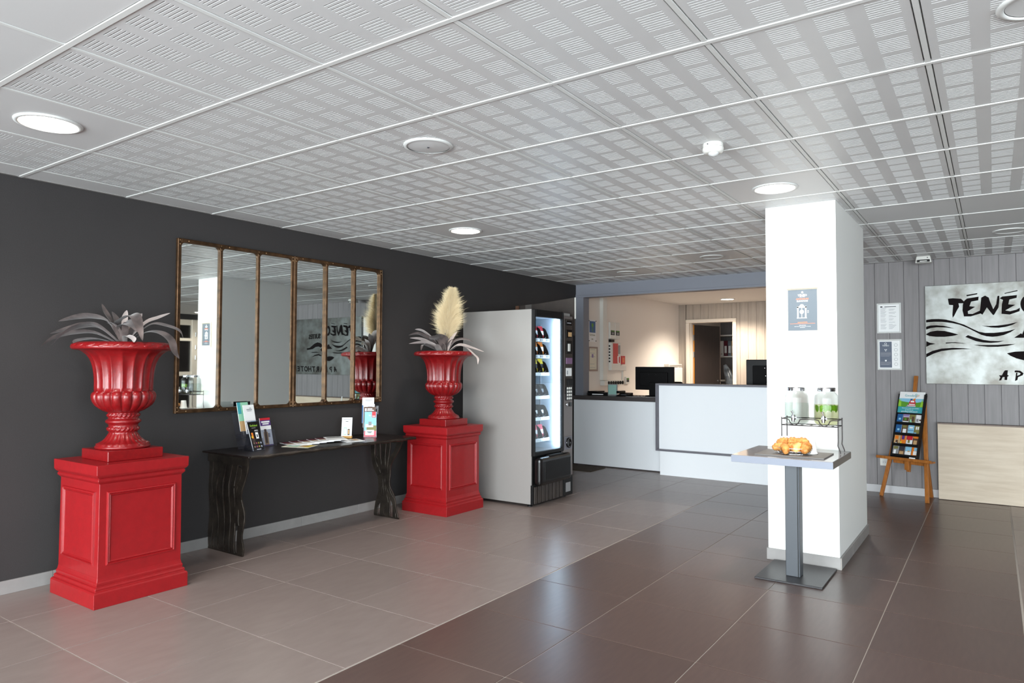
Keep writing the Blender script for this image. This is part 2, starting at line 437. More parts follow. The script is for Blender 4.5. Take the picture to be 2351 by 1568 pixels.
# door to the back office
d1 = thing('door_1', 'cream framed doorway with dark open door leaf', 'door', (-4.02, YO, 0)); del d1['category']; d1['kind'] = 'structure'
f = MB().box(-4.47, YO-.03, 0, -4.405, YO+.12, 2.055).box(-3.645, YO-.03, 0, -3.58, YO+.12, 2.055).box(-4.47, YO-.03, 2.055, -3.58, YO+.12, 2.115)
f.box(-4.405, YO+.02, 0, -4.385, YO+.12, 2.055)
obj('door_frame', f, 'door_cream', d1, bev=.006)
ang = math.radians(73); hx, hy = -4.37, YO+.13
lm = MB().box(0, 0, .01, .76, .04, 2.03); M = Matrix.Translation((hx, hy, 0)) @ Matrix.Rotation(ang, 4, 'Z')
leaf = obj('door_leaf', lm.xf(M), 'door_dark', d1, bev=.002)
obj('leaf_edge', MB().box(-.012, -.002, .01, -.001, .042, 2.03).xf(M), 'door_edge', leaf)
for z in (.3, 1.75, 1.45): obj('hinge', MB().box(-.03, -.012, z, -.012, .01, z+.1).xf(M), 'steel', leaf)
hd = MB().lathe([(.024, 0), (.024, .008)], 16, (.69, -.004, 1.02), axis='y').tube([(.69, -.004, 1.02), (.69, -.05, 1.02), (.58, -.05, 1.02)], .009)
obj('door_handle', hd.xf(M), 'steel', leaf)
obj('free_edge', MB().box(.761, 0, .01, .768, .04, 2.03).xf(M), 'frame_taupe', leaf)
# room beyond that door
struct('wall_store_back', MB().box(-4.73, 14.2, 0, -1.5, 14.3, H), 'plank_grey'); struct('wall_store_left', MB().box(-4.73, 11.98, 0, -4.61, 14.2, H), 'cream_paint')
struct('wall_store_right', MB().box(-1.6, 11.98, 0, -1.5, 14.2, H), 'cream_paint')
# right hand side of the hall and the corridor seen in the mirrors
struct('wall_right', MB().box(5.2, -3, 0, 5.32, -2.6, H).box(5.2, -2.6, 2.3, 5.32, .4, H).box(5.2, .4, 0, 5.32, 7.72, H).box(5.2, 9.0, 0, 5.32, 10.5, H).box(5.2, 7.72, 2.26, 5.32, 9.0, H), 'wall_charcoal')
struct('wall_corridor_back', MB().box(2.3, 10.5, 0, 5.3, 10.6, H), 'cream_paint'); struct('wall_corridor_left', MB().box(2.3, YB+.16, 0, 2.4, 10.5, H), 'cream_paint')
d2 = thing('door_2', 'glazed corridor door with cream timber frame and dark panes', 'door', (5.2, 8.3, 0)); del d2['category']; d2['kind'] = 'structure'
f = MB()
for y0, y1 in ((7.72, 7.8), (8.12, 8.3), (8.92, 9.0)): f.box(5.14, y0, 0, 5.3, y1, 2.26)
for z0, z1 in ((0, .12), (1.05, 1.14), (2.14, 2.26), (1.8, 1.86)): f.box(5.16, 7.8, z0, 5.28, 8.92, z1)
obj('door_frame', f, 'door_cream', d2, bev=.004)
obj('pane', MB().box(5.21, 7.8, .12, 5.22, 8.12, 2.14), 'dark_glass', d2); obj('pane', MB().box(5.21, 8.3, .12, 5.22, 8.92, 2.14), 'dark_glass', d2)
hg = MB()
for z in (.3, 1.4, 1.62, 1.9): hg.lathe([(.012, 0), (.012, .09)], 10, (5.13, 8.2, z))
obj('hinge', hg, 'steel', d2)
# glazed street front behind the photographer
struct('wall_front', MB().box(WX, -3.12, 2.3, 5.2, -3, H).box(WX, -3.12, 0, 5.2, -3, .06), 'frame_grey')
for k in range(5):
    x0 = WX+1.962*k; x1 = x0+1.962
    wn = thing('window_%d' % (k+1), 'tall glazed bay of the street front', 'window', ((x0+x1)/2, -3.06, .06)); del wn['category']; wn['kind'] = 'structure'
    f = MB().box(x0, -3.1, .06, x0+.05, -3.02, 2.3).box(x1-.05, -3.1, .06, x1, -3.02, 2.3).box(x0, -3.1, .06, x1, -3.02, .12).box(x0, -3.1, 2.24, x1, -3.02, 2.3)
    obj('window_frame', f, 'frame_grey', wn); obj('pane', MB().box(x0+.05, -3.065, .12, x1-.05, -3.055, 2.24), 'window_glass', wn)

wn = thing('window_6', 'added tall glazed bay, out of view, in the right hand wall', 'window', (5.26, -1.1, .0)); del wn['category']; wn['kind'] = 'structure'  # unseen bay added to let side light onto the pillar and left wall
obj('window_frame', MB().box(5.22, -2.6, 0, 5.3, -2.55, 2.3).box(5.22, .35, 0, 5.3, .4, 2.3).box(5.22, -2.6, 0, 5.3, .4, .06).box(5.22, -2.6, 2.24, 5.3, .4, 2.3).box(5.22, -1.13, 0, 5.3, -1.07, 2.3), 'frame_grey', wn)
obj('pane', MB().box(5.255, -2.55, .06, 5.265, -1.13, 2.24), 'window_glass', wn); obj('pane', MB().box(5.255, -1.07, .06, 5.265, .35, 2.24), 'window_glass', wn)
# ------------------------------------------------------------------ ceiling fittings
def downlight(x, y, lit, label, r=.112, group=None):
    t = thing('ceiling_downlight', label, 'ceiling light', (x, y, H), 0, group)
    obj('trim_ring', MB().lathe([(r, 0), (r+.022, 0), (r+.02, -.006), (r+.004, -.009), (r, -.004)], 40, (x, y, H), cap=False), 'grid_white', t)
    obj('diffuser', MB().lathe([(r*.98, -.003), (r, -.001)], 40, (x, y, H)), 'lamp_glow' if lit else 'lamp_off', t)
    if lit:
        l = bpy.data.lights.new('downlight_beam', 'SPOT'); l.energy = lit; l.color = (1, .89, .75) if y > 8.2 else (1, .93, .84); l.spot_size = math.radians(140); l.spot_blend = .7; l.shadow_soft_size = .09
        lo = bpy.data.objects.new('downlight_beam', l); C.objects.link(lo); lo.parent = t; lo.location = (0, 0, -.02)
downlight(-3.472, 1.347, 18, 'lit round downlight in ceiling above the pedestal urn without a plume')
downlight(-3.472, 4.347, 18, 'lit round downlight in ceiling above the mirrors and the plume urn')
downlight(-1.072, 4.347, 32, 'lit round downlight in ceiling right beside the top of the white pillar')
downlight(-3.472, 7.347, 0, 'unlit round downlight in plain ceiling tile before the reception beam', .095)
downlight(-2.272, 6.747, 0, 'unlit round downlight in ceiling between vending machine and pillar', .095)
downlight(.128, 6.747, 0, 'unlit round downlight in ceiling in front of the silver sign', .095)
downlight(.13, 2.55, 0, 'unlit round downlight with grey ring, alone over the dark tiles', .085)
downlight(-3.52, 11.2, 150, 'lit round downlight inside the reception office by the doorway', .1)
downlight(-1.8, 9.6, 160, 'lit round downlight inside the reception office above the desk', .1)
downlight(4.5, 7.93, 25, 'lit round downlight in the corridor, seen in the mirror', .11)
x, y = -2.272, 2.547
t = thing('ceiling_speaker', 'round white ceiling loudspeaker with perforated grille and centre screw', 'loudspeaker', (x, y, H))
obj('rim', MB().lathe([(.105, 0), (.122, 0), (.12, -.006), (.106, -.008)], 40, (x, y, H), cap=False), 'grid_white', t)
obj('grille', MB().lathe([(.106, -.004), (.07, -.007), (.002, -.009)], 40, (x, y, H)), 'lamp_off', t); obj('screw', MB().lathe([(.006, -.009), (.004, -.013)], 10, (x, y, H)), 'ink', t)
x, y = -1.104, 3.308
t = thing('motion_detector', 'white round motion detector with domed lens on ceiling', 'detector', (x, y, H))
obj('base', MB().lathe([(.046, 0), (.048, -.002), (.048, -.02)], 32, (x, y, H)), 'plastic_white', t)
obj('housing', MB().lathe([(.05, -.022), (.05, -.034), (.043, -.046), (.03, -.048)], 32, (x, y, H)), 'plastic_white', t)
obj('lens', MB().lathe([(.026, -.047), (.024, -.055), (.015, -.062), (.003, -.065)], 24, (x+.004, y-.006, H)), 'lamp_off', t)
obj('screw', MB().lathe([(.003, 0), (.003, .003)], 8, (x-.01, y-.052, H-.012), axis='y'), 'ink', t)
x, y = -.545, 7.9
t = thing('emergency_light', 'small white emergency light box on ceiling above silver sign', 'emergency light', (x, y, H))
obj('housing', MB().frustum(x, y, H-.065, .07, .05, H, .058, .05), 'plastic_white', t, bev=.004)
obj('window', MB().box(x-.055, y-.056, H-.06, x+.055, y-.049, H-.036), 'dark_glass', t); obj('lamp_strip', MB().box(x-.03, y-.059, H-.055, x+.03, y-.054, H-.047), 'plastic_white', t)
obj('test_button', MB().lathe([(.005, 0), (.005, .003)], 10, (x+.035, y-.052, H-.018), axis='y'), 'ink', t)

# ------------------------------------------------------------------ pedestals and urns
def sq(prof, cx, cy):
    b = MB(); n = len(prof)
    v = [(cx+i*h, cy+j*h, z) for h, z in prof for i, j in ((-1,-1),(1,-1),(1,1),(-1,1))]
    f = [(3,2,1,0), tuple(4*(n-1)+i for i in range(4))]
    for k in range(n-1):
        for i in range(4): f.append((4*k+i, 4*k+(i+1) % 4, 4*k+4+(i+1) % 4, 4*k+4+i))
    return b.add(v, f)
def pframe(w_, h_, sec):
    """picture-frame moulding, XY plane, z outwards; sec = (inset, height) pairs"""
    b = MB(); v = []; f = []
    for u, z in sec:
        a, c = w_/2-u, h_/2-u; v += [(-a,-c,z),(a,-c,z),(a,c,z),(-a,c,z)]
    for k in range(len(sec)-1):
        for i in range(4): f.append((4*k+i, 4*k+(i+1) % 4, 4*k+4+(i+1) % 4, 4*k+4+i))
    return b.add(v, f)
SEC = [(0, -.001), (.003, .009), (.009, .011), (.013, .004), (.018, .008), (.024, .002), (.026, -.001)]
PT = .757
def pedestal(cx, cy, label):
    t = thing('pedestal', label, 'pedestal', (cx, cy, 0), 0, 'red pedestals along the dark wall')
    obj('base_moulding', sq([(.26, 0), (.26, .078), (.255, .086), (.247, .09), (.249, .1), (.245, .108), (.238, .11), (.24, .121), (.24, .128), (.236, .134), (.233, .148), (.232, .156)], cx, cy), 'red_paint', t, bev=.0015)
    obj('body', sq([(.2315, .15), (.2295, .655)], cx, cy), 'red_paint', t, bev=.002)
    obj('cap_moulding', sq([(.2285, .652), (.238, .662), (.243, .668), (.243, .68), (.238, .684), (.247, .69), (.253, .698), (.256, .704), (.257, PT)], cx, cy), 'red_paint', t, bev=.0018)
    for k in range(4):
        M = Matrix.Translation((cx, cy, 0)) @ Matrix.Rotation(k*PI/2, 4, 'Z') @ face_my(0, -.2302, .412)
        obj('panel_moulding', pframe(.385, .395, SEC).xf(M), 'red_paint', t)
    return t
P1 = (-4.18, 2.05); P2 = (-4.118, 4.852)
pedestal(*P1, 'square red panelled pedestal under the urn without a plume, left of console table')
pedestal(*P2, 'square red panelled pedestal under the plume urn, between console table and vending machine')
NF = 18
R_ = math.radians
def urn(label):
    t = thing('garden_urn', label, 'urn', (0, 0, 0), 0, 'red urns on pedestals')
    obj('plinth', MB().box(-.155, -.155, 0, .155, .155, .058), 'red_urn', t, bev=.003, local=True)
    prof = [(.1, .058), (.14, .058), (.144, .066), (.143, .072), (.136, .078), (.134, .084), (.12, .09), (.103, .1), (.09, .112), (.081, .125), (.075, .14), (.073, .15), (.077, .155),
            (.082, .162), (.084, .168), (.082, .175), (.077, .18), (.076, .19), (.08, .197), (.09, .204), (.094, .212), (.09, .22), (.08, .226), (.077, .234), (.082, .24), (.085, .247), (.082, .254), (.078, .259), (.086, .265)]
    def fm(i, r, z, a):
        if .083 < z < .15: return .0055*abs(math.sin(11*a))*(1 if z < .14 else .4)
        if .158 < z < .179 or .237 < z < .257: return .0035*math.sin(22*a+(z*700))
        return 0
    obj('foot', MB().lathe(prof, 176, mod=fm), 'red_urn', t, local=True)
    bowl = [(.07, .262), (.084, .264), (.108, .274), (.128, .287), (.147, .303), (.16, .322), (.167, .34), (.169, .357), (.167, .37), (.161, .38), (.155, .385),
            (.153, .388), (.153, .41), (.154, .45), (.157, .49), (.162, .52), (.17, .552), (.181, .577), (.196, .598), (.218, .616), (.242, .628), (.25, .632)]
    def bmod(i, r, z, a):
        c = abs(math.cos(NF*a/2))
        if z < .266: return 0
        if z < .386:
            k = min(1, (z-.262)/.06)*(1 if z < .37 else .9); return -.02*k*(1-math.sqrt(max(c, 0)))
        if z > .62: return 0
        return -.011*(c**.8)*min(1, (.625-z)/.04)
    obj('bowl', MB().lathe(bowl, NF*12, mod=bmod), 'red_urn', t, local=True)
    rim = [(.24, .622), (.262, .626), (.268, .629), (.272, .636), (.27, .645), (.264, .654), (.254, .662), (.238, .669), (.226, .667), (.214, .655), (.206, .64), (.2, .61)]
    def rmod(i, r, z, a):
        return 0
    obj('rim', MB().lathe(rim, 192, mod=rmod, cap=False), 'red_urn', t, local=True)
    boss = MB(); nb, mb_ = 10, 6
    vv = []; ff = []
    for i in range(mb_+1):
        for j in range(nb): vv.append((.009*math.cos(PI*i/mb_), .033*math.sin(PI*i/mb_)*math.cos(2*PI*j/nb), .0135*math.sin(PI*i/mb_)*math.sin(2*PI*j/nb)))
    for i in range(mb_):
        for j in range(nb): ff.append((i*nb+j, i*nb+(j+1) % nb, (i+1)*nb+(j+1) % nb, (i+1)*nb+j))
    bme = boss.add(vv, ff, 0, True).mesh('rim_boss', 'red_urn')
    for k in range(22):
        a = 2*PI*k/22; o = bpy.data.objects.new('rim_boss', bme); C.objects.link(o); o.parent = t
        o.matrix_local = Matrix.Rotation(a, 4, 'Z') @ Matrix.Translation((.262, 0, .648)) @ Matrix.Rotation(R_(-38), 4, 'Y') @ Matrix.Rotation(R_(14), 4, 'X')
    obj('soil', MB().lathe([(.198, .61), (.215, .632), (.1, .64), (.02, .642)], 32), 'soil', t, local=True)
    return t
u1 = urn('fluted red urn on the pedestal left of the console table'); u1.location = (*P1, PT)
dup(u1, (*P2, PT), label='fluted red urn with the beige plume, on the pedestal by the vending machine')

# ------------------------------------------------------------------ agave plants
def bez(P, n):
    """Catmull-Rom through points"""
    out = []; k = len(P)
    for i in range(k-1):
        p0 = P[max(i-1, 0)]; p1 = P[i]; p2 = P[i+1]; p3 = P[min(i+2, k-1)]
        for s in range(n):
            t = s/n; out.append(.5*((2*p1)+(p2-p0)*t+(2*p0-5*p1+4*p2-p3)*t*t+(3*p1-p0-3*p2+p3)*t**3))
    out.append(P[-1]); return out
def leafmesh(path, wid, fold=.25, tw=0.0):
    P = bez(path, 5); n = len(P); b = MB(); v = []
    for i, p in enumerate(P):
        t = (P[min(i+1, n-1)]-P[max(i-1, 0)]).normalized()
        # the leaf blade lies across its path, its upper face looking up and outward
        side = t.cross(Vector((0, 0, 1)))
        if side.length < .15: side = t.cross(FW)
        side.normalize(); side = Matrix.Rotation(tw, 3, t) @ side
        nn = side.cross(t).normalized()
        s = i/(n-1); w_ = wid*(.55+.45*min(1, s*2.2))*(1-max(0, (s-.5)/.5)**2.0)*.5+.0008
        v += [p-side*w_+nn*w_*fold, p, p+side*w_+nn*w_*fold]
    f = []
    for i in range(n-1):
        for j in range(2): f.append((3*i+j, 3*i+j+1, 3*i+4+j, 3*i+3+j))
    return b.add(v, f, 0, True)
def plant(label, centre, crop, scale, leaves, ppm, name='agave_plant'):
    t = thing(name, label, 'plant', centre, 0, 'dried agave plants in the urns')
    cpx = CX+FPX*(centre-CAM).dot(RT)/(centre-CAM).dot(FW); cpy = CY-FPX*(centre-CAM).dot(UP)/(centre-CAM).dot(FW)
    fwh = Vector((FW.x, FW.y, 0)).normalized()
    for pts, wid, dep, m, tw in leaves:
        P = []
        for i, (qx, qy) in enumerate(pts):
            px = crop[0]+qx/scale; py = crop[1]+qy/scale; s = i/(len(pts)-1)
            P.append(centre+RT*((px-cpx)/ppm)-UP*((py-cpy)/ppm)+fwh*dep*s)
        P[0] = centre+(P[0]-centre)*.5+Vector((0, 0, -.012))
        obj('leaf', leafmesh(P, wid, .25, tw), m, t)
    # short leaves of the heart
    for k in range(7):
        a = k*2*PI/7+.4; d = Vector((math.cos(a), math.sin(a), 0))
        P = [centre+d*.012-Vector((0,0,.01)), centre+d*.03+Vector((0,0,.06)), centre+d*.06+Vector((0,0,.11)), centre+d*.1+Vector((0,0,.135))]
        obj('leaf', leafmesh(P, .035), 'leaf', t)
    return t
L1 = [([(880,540),(760,330),(540,265),(340,275),(105,320)], .06, .02, 'leaf', .5), ([(860,545),(700,420),(560,380),(350,420),(100,487)], .06, -.05, 'leaf', .5),
      ([(830,560),(640,480),(400,480),(200,540),(60,648)], .055, -.1, 'leaf', .4), ([(870,550),(720,400),(600,390),(430,490),(335,645)], .06, -.2, 'leaf', .3),
      ([(900,540),(830,400),(720,260),(650,170),(590,80)], .04, .08, 'leaf', .2), ([(905,560),(870,420),(790,280),(700,180)], .05, .1, 'leaf', .3),
      ([(910,500),(890,330),(845,155)], .035, .14, 'leaf_pale', .3), ([(940,540),(985,350),(1015,195)], .045, .17, 'leaf_pale', 1.2),
      ([(930,560),(940,380),(1100,290),(1250,270),(1360,400),(1450,590)], .065, -.2, 'leaf', .3), ([(960,560),(990,400),(1120,355),(1260,400),(1340,480)], .07, -.15, 'leaf', .5),
      ([(1000,560),(1200,440),(1330,360),(1480,380),(1640,440),(1690,540)], .05, .05, 'leaf', .3), ([(1050,560),(1250,480),(1450,475),(1600,570),(1660,720),(1730,805)], .055, -.04, 'leaf', .3),
      ([(1000,560),(1060,525),(1180,530),(1300,570),(1370,610)], .035, -.22, 'leaf_pale', .2), ([(980,520),(1180,345),(1300,260),(1400,190)], .03, .16, 'leaf_pale', .6),
      ([(870,560),(600,550),(330,570),(265,612)], .035, .05, 'leaf', .3)]
plant('dark grey dried agave in the red urn without a plume', Vector((*P1, PT+.65)), (110, 680), 5.6, L1, 392)
L2 = [([(700,1180),(520,1000),(350,860),(220,825)], .06, .05, 'leaf_pale', .5), ([(690,1180),(560,1060),(400,950),(280,900),(135,925)], .06, -.02, 'leaf', .5),
      ([(680,1180),(520,1090),(350,1000),(170,975)], .055, -.08, 'leaf_pale', .5), ([(680,1190),(560,1100),(400,1050),(165,1070)], .05, -.12, 'leaf_pale', .6),
      ([(690,1190),(560,1150),(460,1100),(400,1090),(380,1180)], .045, -.2, 'leaf', .3), ([(700,1180),(640,1000),(600,860),(595,730)], .04, .12, 'leaf_pale', .8),
      ([(705,1180),(660,1000),(620,880),(570,750)], .045, .1, 'leaf_pale', .7), ([(730,1190),(700,1050),(650,980),(560,980),(515,960)], .1, -.17, 'leaf', .5),
      ([(750,1190),(745,1050),(735,960),(745,890)], .09, -.05, 'leaf', 1.3), ([(770,1180),(770,1000),(750,800)], .04, .1, 'leaf_pale', .8),
      ([(790,1180),(820,1000),(915,860)], .035, .06, 'leaf_pale', .6), ([(800,1190),(850,1060),(950,1000),(1080,1000),(1215,1050)], .06, .02, 'leaf', .4),
      ([(800,1190),(880,1120),(980,1090),(1150,1130),(1370,1200)], .06, -.06, 'leaf_pale', .4), ([(820,1190),(930,1110),(1060,1120),(1200,1240),(1270,1310),(1275,1400)], .03, -.14, 'leaf_pale', .2),
      ([(660,1190),(640,1140),(600,1095)], .05, -.2, 'leaf_pale', .9), ([(800,1180),(830,950),(880,850)], .05, .15, 'leaf', .5)]
CE2 = Vector((*P2, PT+.65))
plant('dark grey dried agave at the foot of the beige plume', CE2, (920, 640), 7.127, L2, FPX/(CE2-CAM).dot(FW))
# pampas plume
t = thing('pampas_plume', 'fluffy beige pampas grass plume standing in the urn by the vending machine', 'dried grass', CE2+Vector((0,0,-.01)))
ppm2 = FPX/(CE2-CAM).dot(FW)
CE2 = CE2+Vector((FW.x, FW.y, 0))*.07
ax = [CE2+Vector((0,0,-.01)), CE2+RT*.012+Vector((0,0,.15)), CE2+RT*.03+Vector((0,0,.3)), CE2+RT*.068+Vector((0,0,.6))]
AX = bez(ax, 10)
obj('stem', MB().tube(AX, [.006-.005*i/len(AX) for i in range(len(AX))], 6), 'pampas', t)
b = MB(); rr = random.Random(3); na = len(AX)
for k in range(15000):
    s = rr.random()**.85; q = .27+.73*s
    i = min(int(q*(na-1)), na-2); p = AX[i]+(AX[i+1]-AX[i])*(q*(na-1)-i); tg = (AX[i+1]-AX[i]).normalized()
    a = rr.random()*2*PI; o1 = tg.orthogonal().normalized(); o2 = tg.cross(o1); rad = o1*math.cos(a)+o2*math.sin(a)
    R_ = .1*(math.sin(PI*min(1, (s*.93+.07))**.75)**.75)+.012
    R_ *= 1+.22*math.sin(a*5+s*23)*math.sin(s*41+a*2)+.1*rr.random()
    ln = R_*(.75+.5*rr.random()); d = (rad*ln*(.7+.5*rr.random())+tg*ln*(.5+.8*rr.random())+Vector((0,0,-.03*rr.random())))
    sd = d.cross(FW).normalized()*(.0004+.0005*rr.random()); mid = p+d*.55+tg*ln*.12
    st_ = p+d*.12*rr.random()
    b.add([st_-sd*.6, st_+sd*.6, mid+sd, mid-sd, p+d], [(0,1,2,3), (3,2,4)])
obj('plume', b, 'pampas', t, kind='stuff')

# ------------------------------------------------------------------ mirrors
def mirror(y0, y1, z0, z1, label, skew):
    t = thing('wall_mirror', label, 'mirror', (WX, (y0+y1)/2, z0), 0, 'industrial window mirrors')
    fx0, fx1 = WX+.004, WX+.03; e = .026; ml = .022; pw = (y1-y0-2*e-2*ml)/3; panes = []
    fr = MB().box(fx0, y0, z0, fx1, y0+e, z1).box(fx0, y1-e, z0, fx1, y1, z1).box(fx0, y0+e, z0, fx1, y1-e, z0+e).box(fx0, y0+e, z1-e, fx1, y1-e, z1)
    fr.box(fx1, y0, z0, fx1+.004, y0+.006, z1).box(fx1, y1-.006, z0, fx1+.004, y1, z1).box(fx1, y0, z1-.006, fx1+.004, y1, z1).box(fx1, y0, z0, fx1+.004, y1, z0+.006)
    frame = obj('frame', fr, 'bronze', t, bev=.002)
    for k in range(3):
        a = y0+e+k*(pw+ml); b_ = a+pw
        if k: obj('mullion', MB().box(fx0, a-ml, z0+e, fx1+.003, a, z1-e), 'bronze', t, bev=.003)
        sa_, sb_ = WX+.01+skew*(a-y0), WX+.01+skew*(b_-y0)   # the glass hangs a touch askew in its frame
        obj('pane', MB().prism([(WX+.005, a-.004), (sa_, a-.004), (sb_, b_+.004), (WX+.005, b_+.004)], 2, z0+e-.004, z1-e+.004), 'mirror_glass', t)
        R_ = .03
        for cy, cz, sy, sz in ((a, z0+e, 1, 1), (b_, z0+e, -1, 1), (a, z1-e, 1, -1), (b_, z1-e, -1, -1)):
            arc = [(cy+sy*(R_-R_*math.sin(q*PI/16)), cz+sz*(R_-R_*math.cos(q*PI/16))) for q in range(9)]
            obj('corner_gusset', MB().prism([(cy, cz)]+arc, 0, fx0, fx1-.002), 'bronze', frame)
        rv = MB()
        for yy in (a-.011, b_+.011):
            for zz in (z0+.013, z1-.013, z0+.04, z1-.04): rv.lathe([(.0055, 0), (.005, .003), (.0015, .0045)], 8, (fx1+.001, yy, zz), axis='x')
        for zz in (z0+.013, z1-.013): rv.lathe([(.0055, 0), (.005, .003), (.0015, .0045)], 8, (fx1+.001, a+pw*.18, zz), axis='x')
        obj('rivets', rv, 'rivet', frame, kind='stuff')
mirror(2.585, 3.551, .963, 2.168, 'bronze framed three-pane mirror on dark wall, the one closer to the plume-less urn', .013)
mirror(3.554, 4.522, .963, 2.168, 'bronze framed three-pane mirror on dark wall, the one closer to the plume urn', -.001)

t = thing('name_tag', 'small black tag with white lettering on the lower mirror frame', 'tag', (WX+.035, 3.1, .99))
obj('plate', MB().box(WX+.035, 3.05, .99, WX+.039, 3.16, 1.025), 'black', t); obj('lettering_bar', MB().box(WX+.039, 3.07, 1.004, WX+.0395, 3.14, 1.011), 'paper', t)

# ------------------------------------------------------------------ console table
ct = thing('console_table', 'dark wrought iron console table with branch shaped legs under the mirrors', 'table', (-4.35, 3.58, 0))
TZ = .69
b = MB().box(-4.598, 2.80, TZ-.012, -4.055, 4.42, TZ)
obj('tabletop', b, 'iron_top', ct, bev=.003)
ft = MB().tube([(-4.052, 2.81+.05*i, TZ-.012+.003*math.sin(i*1.7)) for i in range(33)], [.011+.002*math.sin(i*2.3) for i in range(33)], 8)
obj('rolled_edge', ft, 'iron', ct)
obj('apron', MB().box(-4.59, 2.842, TZ-.075, -4.13, 2.852, TZ-.012), 'iron', ct); obj('apron', MB().box(-4.5, 4.29, TZ-.05, -4.1, 4.3, TZ-.012), 'iron', ct)
def branch(y, pts, wd, par):
    """flat forged strip in the plane y: centre line (x, z) with widths"""
    P = bez([Vector((x, 0, z)) for x, z in pts], 5); n = len(P); L = []; R_ = []
    for i, p in enumerate(P):
        t_ = (P[min(i+1, n-1)]-P[max(i-1, 0)]).normalized(); s = Vector((t_.z, 0, -t_.x)); w_ = wd[0]+(wd[1]-wd[0])*i/(n-1)
        w_ *= 1+.12*math.sin(i*.9)
        L.append(p-s*w_/2); R_.append(p+s*w_/2)
    b = MB(); v = []
    for i in range(n):
        bow = .006*math.sin(i*.6)
        v += [(L[i].x, y+bow, L[i].z), (R_[i].x, y+bow*.6, R_[i].z), (R_[i].x, y+.011+bow*.6, R_[i].z), (L[i].x, y+.011+bow, L[i].z)]
    f = [(3,2,1,0), tuple(4*(n-1)+k for k in range(4))]
    for i in range(n-1):
        for k in range(4): f.append((4*i+k, 4*i+(k+1) % 4, 4*i+4+(k+1) % 4, 4*i+4+k))
    obj('branch', b.add(v, f, 0, False), 'iron', par, bev=.0015)
lg = obj('leg', MB().box(-4.6, 2.852, TZ-.06, -4.14, 2.863, TZ-.012), 'iron', ct); obj('foot_bar', MB().box(-4.595, 2.855, 0, -4.19, 2.866, .012), 'iron', lg)
for pts, wd in [([(-4.575,.66),(-4.578,.5),(-4.565,.35),(-4.572,.15),(-4.565,.01)], (.04,.05)), ([(-4.49,.66),(-4.52,.5),(-4.535,.35),(-4.51,.2),(-4.5,.01)], (.07,.06)), ([(-4.42,.66),(-4.45,.5),(-4.45,.34),(-4.44,.18),(-4.43,.01)], (.055,.07)),
                ([(-4.35,.66),(-4.38,.5),(-4.375,.34),(-4.37,.2),(-4.36,.01)], (.06,.06)), ([(-4.28,.66),(-4.31,.5),(-4.31,.36),(-4.31,.2),(-4.3,.01)], (.045,.05)), ([(-4.175,.66),(-4.2,.52),(-4.245,.4),(-4.21,.26),(-4.225,.12),(-4.225,.01)], (.06,.065)),
                ([(-4.235,.6),(-4.255,.5),(-4.285,.42),(-4.27,.3),(-4.25,.2)], (.03,.05))]: branch(2.855, pts, wd, lg)
lg = obj('leg', MB().box(-4.5, 4.3, TZ-.05, -4.1, 4.311, TZ-.012), 'iron', ct); obj('foot_bar', MB().box(-4.43, 4.3, 0, -4.14, 4.311, .01), 'iron', lg)
for pts, wd in [([(-4.46,.67),(-4.45,.52),(-4.405,.4),(-4.36,.3),(-4.36,.2),(-4.4,.1),(-4.405,.01)], (.05,.045)), ([(-4.4,.67),(-4.38,.55),(-4.36,.42),(-4.35,.3),(-4.33,.2),(-4.345,.01)], (.04,.045)), ([(-4.33,.67),(-4.32,.55),(-4.32,.4),(-4.33,.28),(-4.3,.2),(-4.28,.01)], (.05,.05)),
                ([(-4.27,.67),(-4.275,.52),(-4.29,.4),(-4.28,.3),(-4.24,.2),(-4.2,.12),(-4.185,.01)], (.04,.035)), ([(-4.13,.67),(-4.18,.56),(-4.25,.46),(-4.265,.36),(-4.25,.25),(-4.2,.15),(-4.155,.01)], (.05,.03)), ([(-4.36,.36),(-4.32,.28),(-4.27,.19),(-4.26,.1),(-4.245,.01)], (.05,.03)),
                ([(-4.43,.5),(-4.4,.44),(-4.37,.36)], (.04,.04))]: branch(4.3, pts, wd, lg)

# ------------------------------------------------------------------ leaflets on the console table
def leaflet(name, label, cat, loc, rotz, tilt, w_, h_, t_, cover, arts=(), texts=(), group=None, body='paper', parent=None):
    """booklet standing on its lower edge; front looks along local -y, leaning back by tilt"""
    ml = [body, cover]; b = MB().box(-w_/2, -t_, 0, w_/2, 0, h_, 0)
    def mi(m):
        if m not in ml: ml.append(m)
        return ml.index(m)
    e = .0004
    b.add([(-w_/2, -t_-e, 0), (w_/2, -t_-e, 0), (w_/2, -t_-e, h_), (-w_/2, -t_-e, h_)], [(0,1,2,3)], 1)
    for k, (u0, v0, u1, v1, m) in enumerate(arts):
        y = -t_-e*(2+k*.25); b.add([((u0-.5)*w_, y, v0*h_), ((u1-.5)*w_, y, v0*h_), ((u1-.5)*w_, y, v1*h_), ((u0-.5)*w_, y, v1*h_)], [(0,1,2,3)], mi(m))
    for s, u, v, sz, m in texts:
        if s[0] == '~':   # a line of print too small to read in the photograph
            hw = float(s[1:])*w_/2; x_ = (u-.5)*w_; b.box(x_-hw, -t_-e*7, v*h_, x_+hw, -t_-e*6, v*h_+sz*.62, mi(m))
        else: b.join(text(s, sz, .0004), face_my((u-.5)*w_, -t_-e*6, v*h_), mi(m))
    M = Matrix.Translation(loc) @ Matrix.Rotation(rotz, 4, 'Z') @ Matrix.Rotation(-tilt, 4, 'X')
    if parent:
        return obj(name, b.xf(M), ml, parent)
    me = b.mesh(name, ml); o = bpy.data.objects.new(name, me); C.objects.link(o)
    o.matrix_world = M; return tag(o, label, cat, group)
R = math.radians
th = R(98)
FA = lambda x, y, z: Vector((x, y, z))
